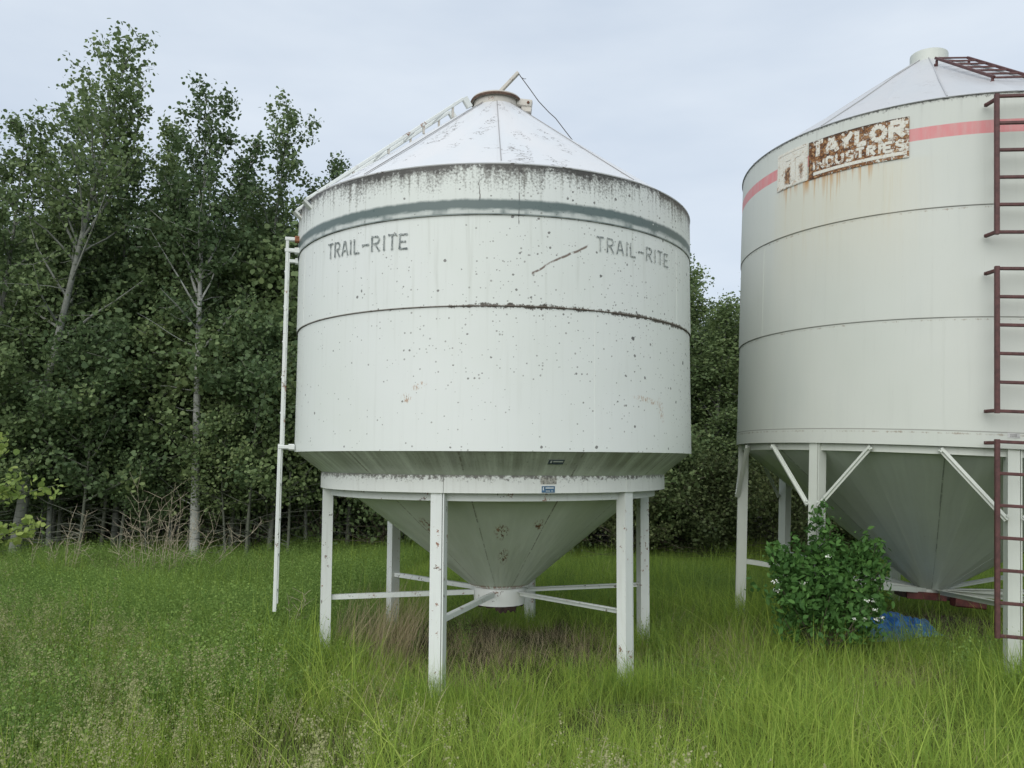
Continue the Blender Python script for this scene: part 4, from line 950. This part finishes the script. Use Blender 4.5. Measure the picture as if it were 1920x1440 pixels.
def scatter(name, coll, pts, idx, scl, tint, label=None, mat=None):
    me = bpy.data.meshes.new(name); me.vertices.add(len(pts)); me.vertices.foreach_set('co', pts.astype(np.float32).ravel())
    for nm, a, ty in (('idx', idx, 'INT'), ('scl', scl, 'FLOAT'), ('itint', tint, 'FLOAT'), ('rz', rng.uniform(-.6, .6, len(pts)) if name != 'weeds' else rng.uniform(0, 6.28, len(pts)), 'FLOAT')):
        at = me.attributes.new(nm, ty, 'POINT'); at.data.foreach_set('value', a.astype(np.int32 if ty == 'INT' else np.float32))
    o = bpy.data.objects.new(name, me); COL.objects.link(o); me.materials.append(mat)
    T = bpy.data.node_groups.new(name+'_scatter', 'GeometryNodeTree'); T.interface.new_socket('Geometry', in_out='INPUT', socket_type='NodeSocketGeometry'); T.interface.new_socket('Geometry', in_out='OUTPUT', socket_type='NodeSocketGeometry')
    N = T.nodes.new; gi, go = N('NodeGroupInput'), N('NodeGroupOutput'); ci = N('GeometryNodeCollectionInfo'); ci.inputs[0].default_value = coll; ci.inputs['Separate Children'].default_value = True; ci.inputs['Reset Children'].default_value = True
    ip = N('GeometryNodeInstanceOnPoints'); ip.inputs['Pick Instance'].default_value = True
    def at(nm, ty): n_ = N('GeometryNodeInputNamedAttribute'); n_.data_type = ty; n_.inputs['Name'].default_value = nm; return n_.outputs['Attribute']
    cx_ = N('ShaderNodeCombineXYZ'); er = N('FunctionNodeEulerToRotation'); l = T.links.new
    l(gi.outputs[0], ip.inputs['Points']); l(ci.outputs[0], ip.inputs['Instance']); l(at('idx', 'INT'), ip.inputs['Instance Index'])
    l(at('rz', 'FLOAT'), cx_.inputs[2]); l(cx_.outputs[0], er.inputs[0]); l(er.outputs[0], ip.inputs['Rotation']); l(at('scl', 'FLOAT'), ip.inputs['Scale']); l(ip.outputs[0], go.inputs[0])
    md = o.modifiers.new('scatter', 'NODES'); md.node_group = T; tag(o, label, None, None, 'stuff'); return o
def smooth_noise(x, y, f, seed):
    r_ = np.random.default_rng(seed); out = np.zeros_like(x)
    for k in range(5):
        a = r_.uniform(0, 6.28); fr = f*r_.uniform(.6, 1.6); out += np.sin((x*math.cos(a)+y*math.sin(a))*fr + r_.uniform(0, 6.28))
    return out/3.2
def field(density_fn, n, x0, x1, y0, y1):
    y = np.sqrt(rng.uniform(y0**2, y1**2, n)) if y0 > 0 else rng.uniform(y0, y1, n); x = rng.uniform(x0, x1, n); p = density_fn(x, y); k = rng.uniform(size=n) < p; return x[k], y[k]
def hz(x, y): return .03*np.sin(x*.9+1)*np.sin(y*.7) + .015*np.sin(x*2.3+y*1.9)
wedge = lambda x, y: (np.abs(x) < .80*y+2.0)
under1 = lambda x, y: np.clip(1.6 - np.hypot(x+.1, (y-7.5)*.95)/1.15, 0, 1)
under2 = lambda x, y: np.clip(2.2 - np.hypot((x-4.2), (y-8.6)*1.2)/.75, 0, 1)
def clear(x, y):      # keep legs of the shrub and tarp readable
    return (np.hypot(x-4.0, (y-8.1)) > .5)
GM = [MT['grass'], MT['seed']]; GD = [MT['grassdark'], MT['seed']]
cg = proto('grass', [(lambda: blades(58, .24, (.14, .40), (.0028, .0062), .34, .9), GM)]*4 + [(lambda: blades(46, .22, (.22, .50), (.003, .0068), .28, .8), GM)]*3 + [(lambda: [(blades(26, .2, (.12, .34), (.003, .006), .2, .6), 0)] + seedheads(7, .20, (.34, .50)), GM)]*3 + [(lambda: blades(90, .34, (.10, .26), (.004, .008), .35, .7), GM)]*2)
def zone(x, y):       # 0 dark weedy left, 1 open bright grass
    edge = 5.6 + .9*np.sin(x*.9+.5) + np.where(x < -2.6, (x+2.6)*.9, 0); return np.clip((edge - y)/.7 + .5 + .4*smooth_noise(x, y, 2.2, 3), 0, 1)
den = lambda x, y: wedge(x, y)*np.where(np.hypot(x-3.68, y-8.0) < .5, .12, 1)*(1-under2(x, y)*.93)*(1-.75*under1(x, y))*np.where((x < -1.7) & (y < 13), .78+.22*zone(x, y), 1)
x, y = field(lambda x, y: den(x, y)*np.where(y < 7, 1., .58), 29500, -13.5, 15., 1.6, 15.5)
n = len(x); seedy = np.clip((.9 - x)/1.6 + .5*smooth_noise(x, y, 1.6, 8) - np.clip(y-4.3, 0, 9)*.75, 0, 1)*.62
r_ = rng.uniform(size=n); idx = np.where(r_ < seedy, rng.integers(7, 10, n), np.where(rng.uniform(size=n) < .45, rng.integers(0, 4, n), np.where(rng.uniform(size=n) < .55, rng.integers(4, 7, n), rng.integers(10, 12, n))))
hh = np.interp(y, [2, 4, 5.2, 8, 11, 13], [1.0, .98, .86, .88, .8, .72])*(1+.22*smooth_noise(x, y, 2.5, 5)+.10*smooth_noise(x, y, 7., 6))*rng.uniform(.75, 1.2, n)*(1-.35*under1(x, y))
hh = np.where((x < -1.8) & (y > 5), hh*1.12, hh)
hh = np.where((x > 1.6) & (x < 6) & (y > 7.4) & (y < 10) & (np.hypot(x-3.68, y-8.0) > .8), hh*1.25, hh)
tall = (rng.uniform(size=n) < .05) & (y > 4); hh = np.where(tall, hh*1.35, hh); idx = np.where(tall, rng.integers(4, 7, n), idx)
tint = np.clip(.50 + .17*smooth_noise(x, y, 1.3, 11) + .12*smooth_noise(x, y, 4.5, 12) + rng.normal(size=n)*.13 + .16*np.clip((6.3-y)/2.5, 0, 1) - .18*np.clip((y-6.2)/3, 0, 1) + np.where(tall, .15, 0) - np.where(x < -1.5, .14*(1-zone(x, y)), 0), .05, .95)
ex = []
for cx_, cy_ in [(-.165+1.46*math.sin(rad(a)), 7.37-1.46*math.cos(rad(a))) for a in (-14.5, 45.5, 105.5, 165.5, -74.5, -134.5)] + [(4.15+1.88*math.sin(rad(-13+45*k)), 8.04-1.88*math.cos(rad(-13+45*k))) for k in range(8)]:
    for _ in range(9): ex.append((cx_+rng.normal()*.10, cy_-.13+rng.normal()*.07, rng.integers(0, 5), rng.uniform(.6, .95), rng.uniform(.25, .6)))
for cx_, cy_ in ((.89, 6.3), (-1.55, 6.95), (-.55, 5.9), (1.27, 7.7)):
    for _ in range(12): ex.append((cx_+rng.normal()*.14, cy_-.2+rng.normal()*.08, rng.integers(4, 7), rng.uniform(.75, 1.05), rng.uniform(.2, .55)))
for cx_, cy_, k_ in ((2.36, 8.45, 1.35), (3.74, 6.2, 1.15), (3.2, 9.6, 1.3), (2.6, 7.05, 1.)):
    for _ in range(16): ex.append((cx_+rng.normal()*.15, cy_-.22+rng.normal()*.09, rng.integers(4, 7), rng.uniform(.8, 1.05)*k_, rng.uniform(.2, .6)))
ex = np.array(ex); x = np.append(x, ex[:, 0]); y = np.append(y, ex[:, 1]); idx = np.append(idx, ex[:, 2]); hh = np.append(hh, ex[:, 3]); tint = np.append(tint, ex[:, 4])
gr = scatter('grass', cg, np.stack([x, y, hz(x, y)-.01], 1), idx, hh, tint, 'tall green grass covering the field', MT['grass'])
# dark leafy weeds on the left and behind
cw = proto('weeds', [(lambda: weedstems(14, .22, (.25, .52)), [MT['weed'], MT['weed']])]*4 + [(lambda: [(blades(20, .2, (.2, .5), (.004, .007), .2, .5), 0)]+weedstems(6, .2, (.25, .45)), [MT['grassdark'], MT['weed']])]*2)
wd = lambda x, y: wedge(x, y)*(1-under2(x, y)*.9)*(1-.8*under1(x, y))*np.where(x < -1.5, (1-zone(x, y))*1.0, np.where(y > 9, .30, .10*(y > 5.5)))
x, y = field(wd, 12000, -13.5, 13., 3.6, 14.5); n = len(x)
hh = np.interp(y, [4, 6, 9, 13], [1., 1.05, .95, .8])*(1+.2*smooth_noise(x, y, 2., 15))*rng.uniform(.8, 1.15, n)*np.where(x < -1.6, 1., .75)
scatter('weeds', cw, np.stack([x, y, hz(x, y)-.01], 1), rng.integers(0, 6, n), hh, np.clip(.45+.2*smooth_noise(x, y, 1.1, 17)+rng.normal(size=n)*.08, 0, 1), 'dark green leafy weeds growing among the grass on the left', MT['weed'])
# dry straw: under the first bin, by its left rear legs, along the wood, scattered
cd = proto('dry_grass', [(lambda: blades(40, .22, (.15, .42), (.002, .004), .7, .9, 4), [MT['dry']])]*3 + [(lambda: blades(30, .16, (.4, .85), (.003, .005), .22, .35, 4, (.5, 1), (.22, 0)), [MT['dry']])]*2 + [(lambda: blades(12, .10, (.15, .34), (.003, .006), .35, 1.2, 5, (.6, 1)), [MT['dry']])]*2)
L_ = []
def spot(nn, cx, cy, rx, ry, ids, s0, s1):
    for _ in range(nn): L_.append((rng.normal()*rx+cx, rng.normal()*ry+cy, ids[rng.integers(len(ids))], rng.uniform(s0, s1)))
spot(85, .05, 7.5, .75, .55, (0, 1, 2), .45, .8); spot(22, -1.28, 7.35, .17, .25, (3, 4), .7, .95); spot(16, -1.0, 6.6, .22, .3, (0, 1, 5), .7, 1.1)
spot(10, -.45, 6.25, .18, .12, (0, 1, 5, 6), .8, 1.1); spot(6, -.95, 5.7, .10, .2, (5, 6), .9, 1.2); spot(24, 1.9, 7.3, .3, .5, (0, 1, 2), .7, 1.1); spot(34, 3.4, 7.6, .6, .5, (0, 1, 2), .4, .7); spot(50, 4.6, 8.9, .8, .5, (0, 1, 2), .3, .5)
spot(26, 2.7, 6.3, .3, .15, (0, 1, 2), .4, .7)
for _ in range(380):
    yy_ = rng.uniform(2.4, 12.8); L_.append((rng.uniform(-.7, .72)*yy_, yy_, rng.integers(5, 7), rng.uniform(.6, 1.1)))
for _ in range(60): L_.append((rng.uniform(-8, -3.4), rng.uniform(11.0, 12.6), rng.integers(0, 3), rng.uniform(.8, 1.2)))
L_ = np.array(L_); scatter('dry_grass', cd, np.stack([L_[:, 0], L_[:, 1], hz(L_[:, 0], L_[:, 1])], 1), L_[:, 2], L_[:, 3], rng.uniform(0, 1, len(L_)), 'dry straw coloured grass in patches under and around the white bin', MT['dry'])
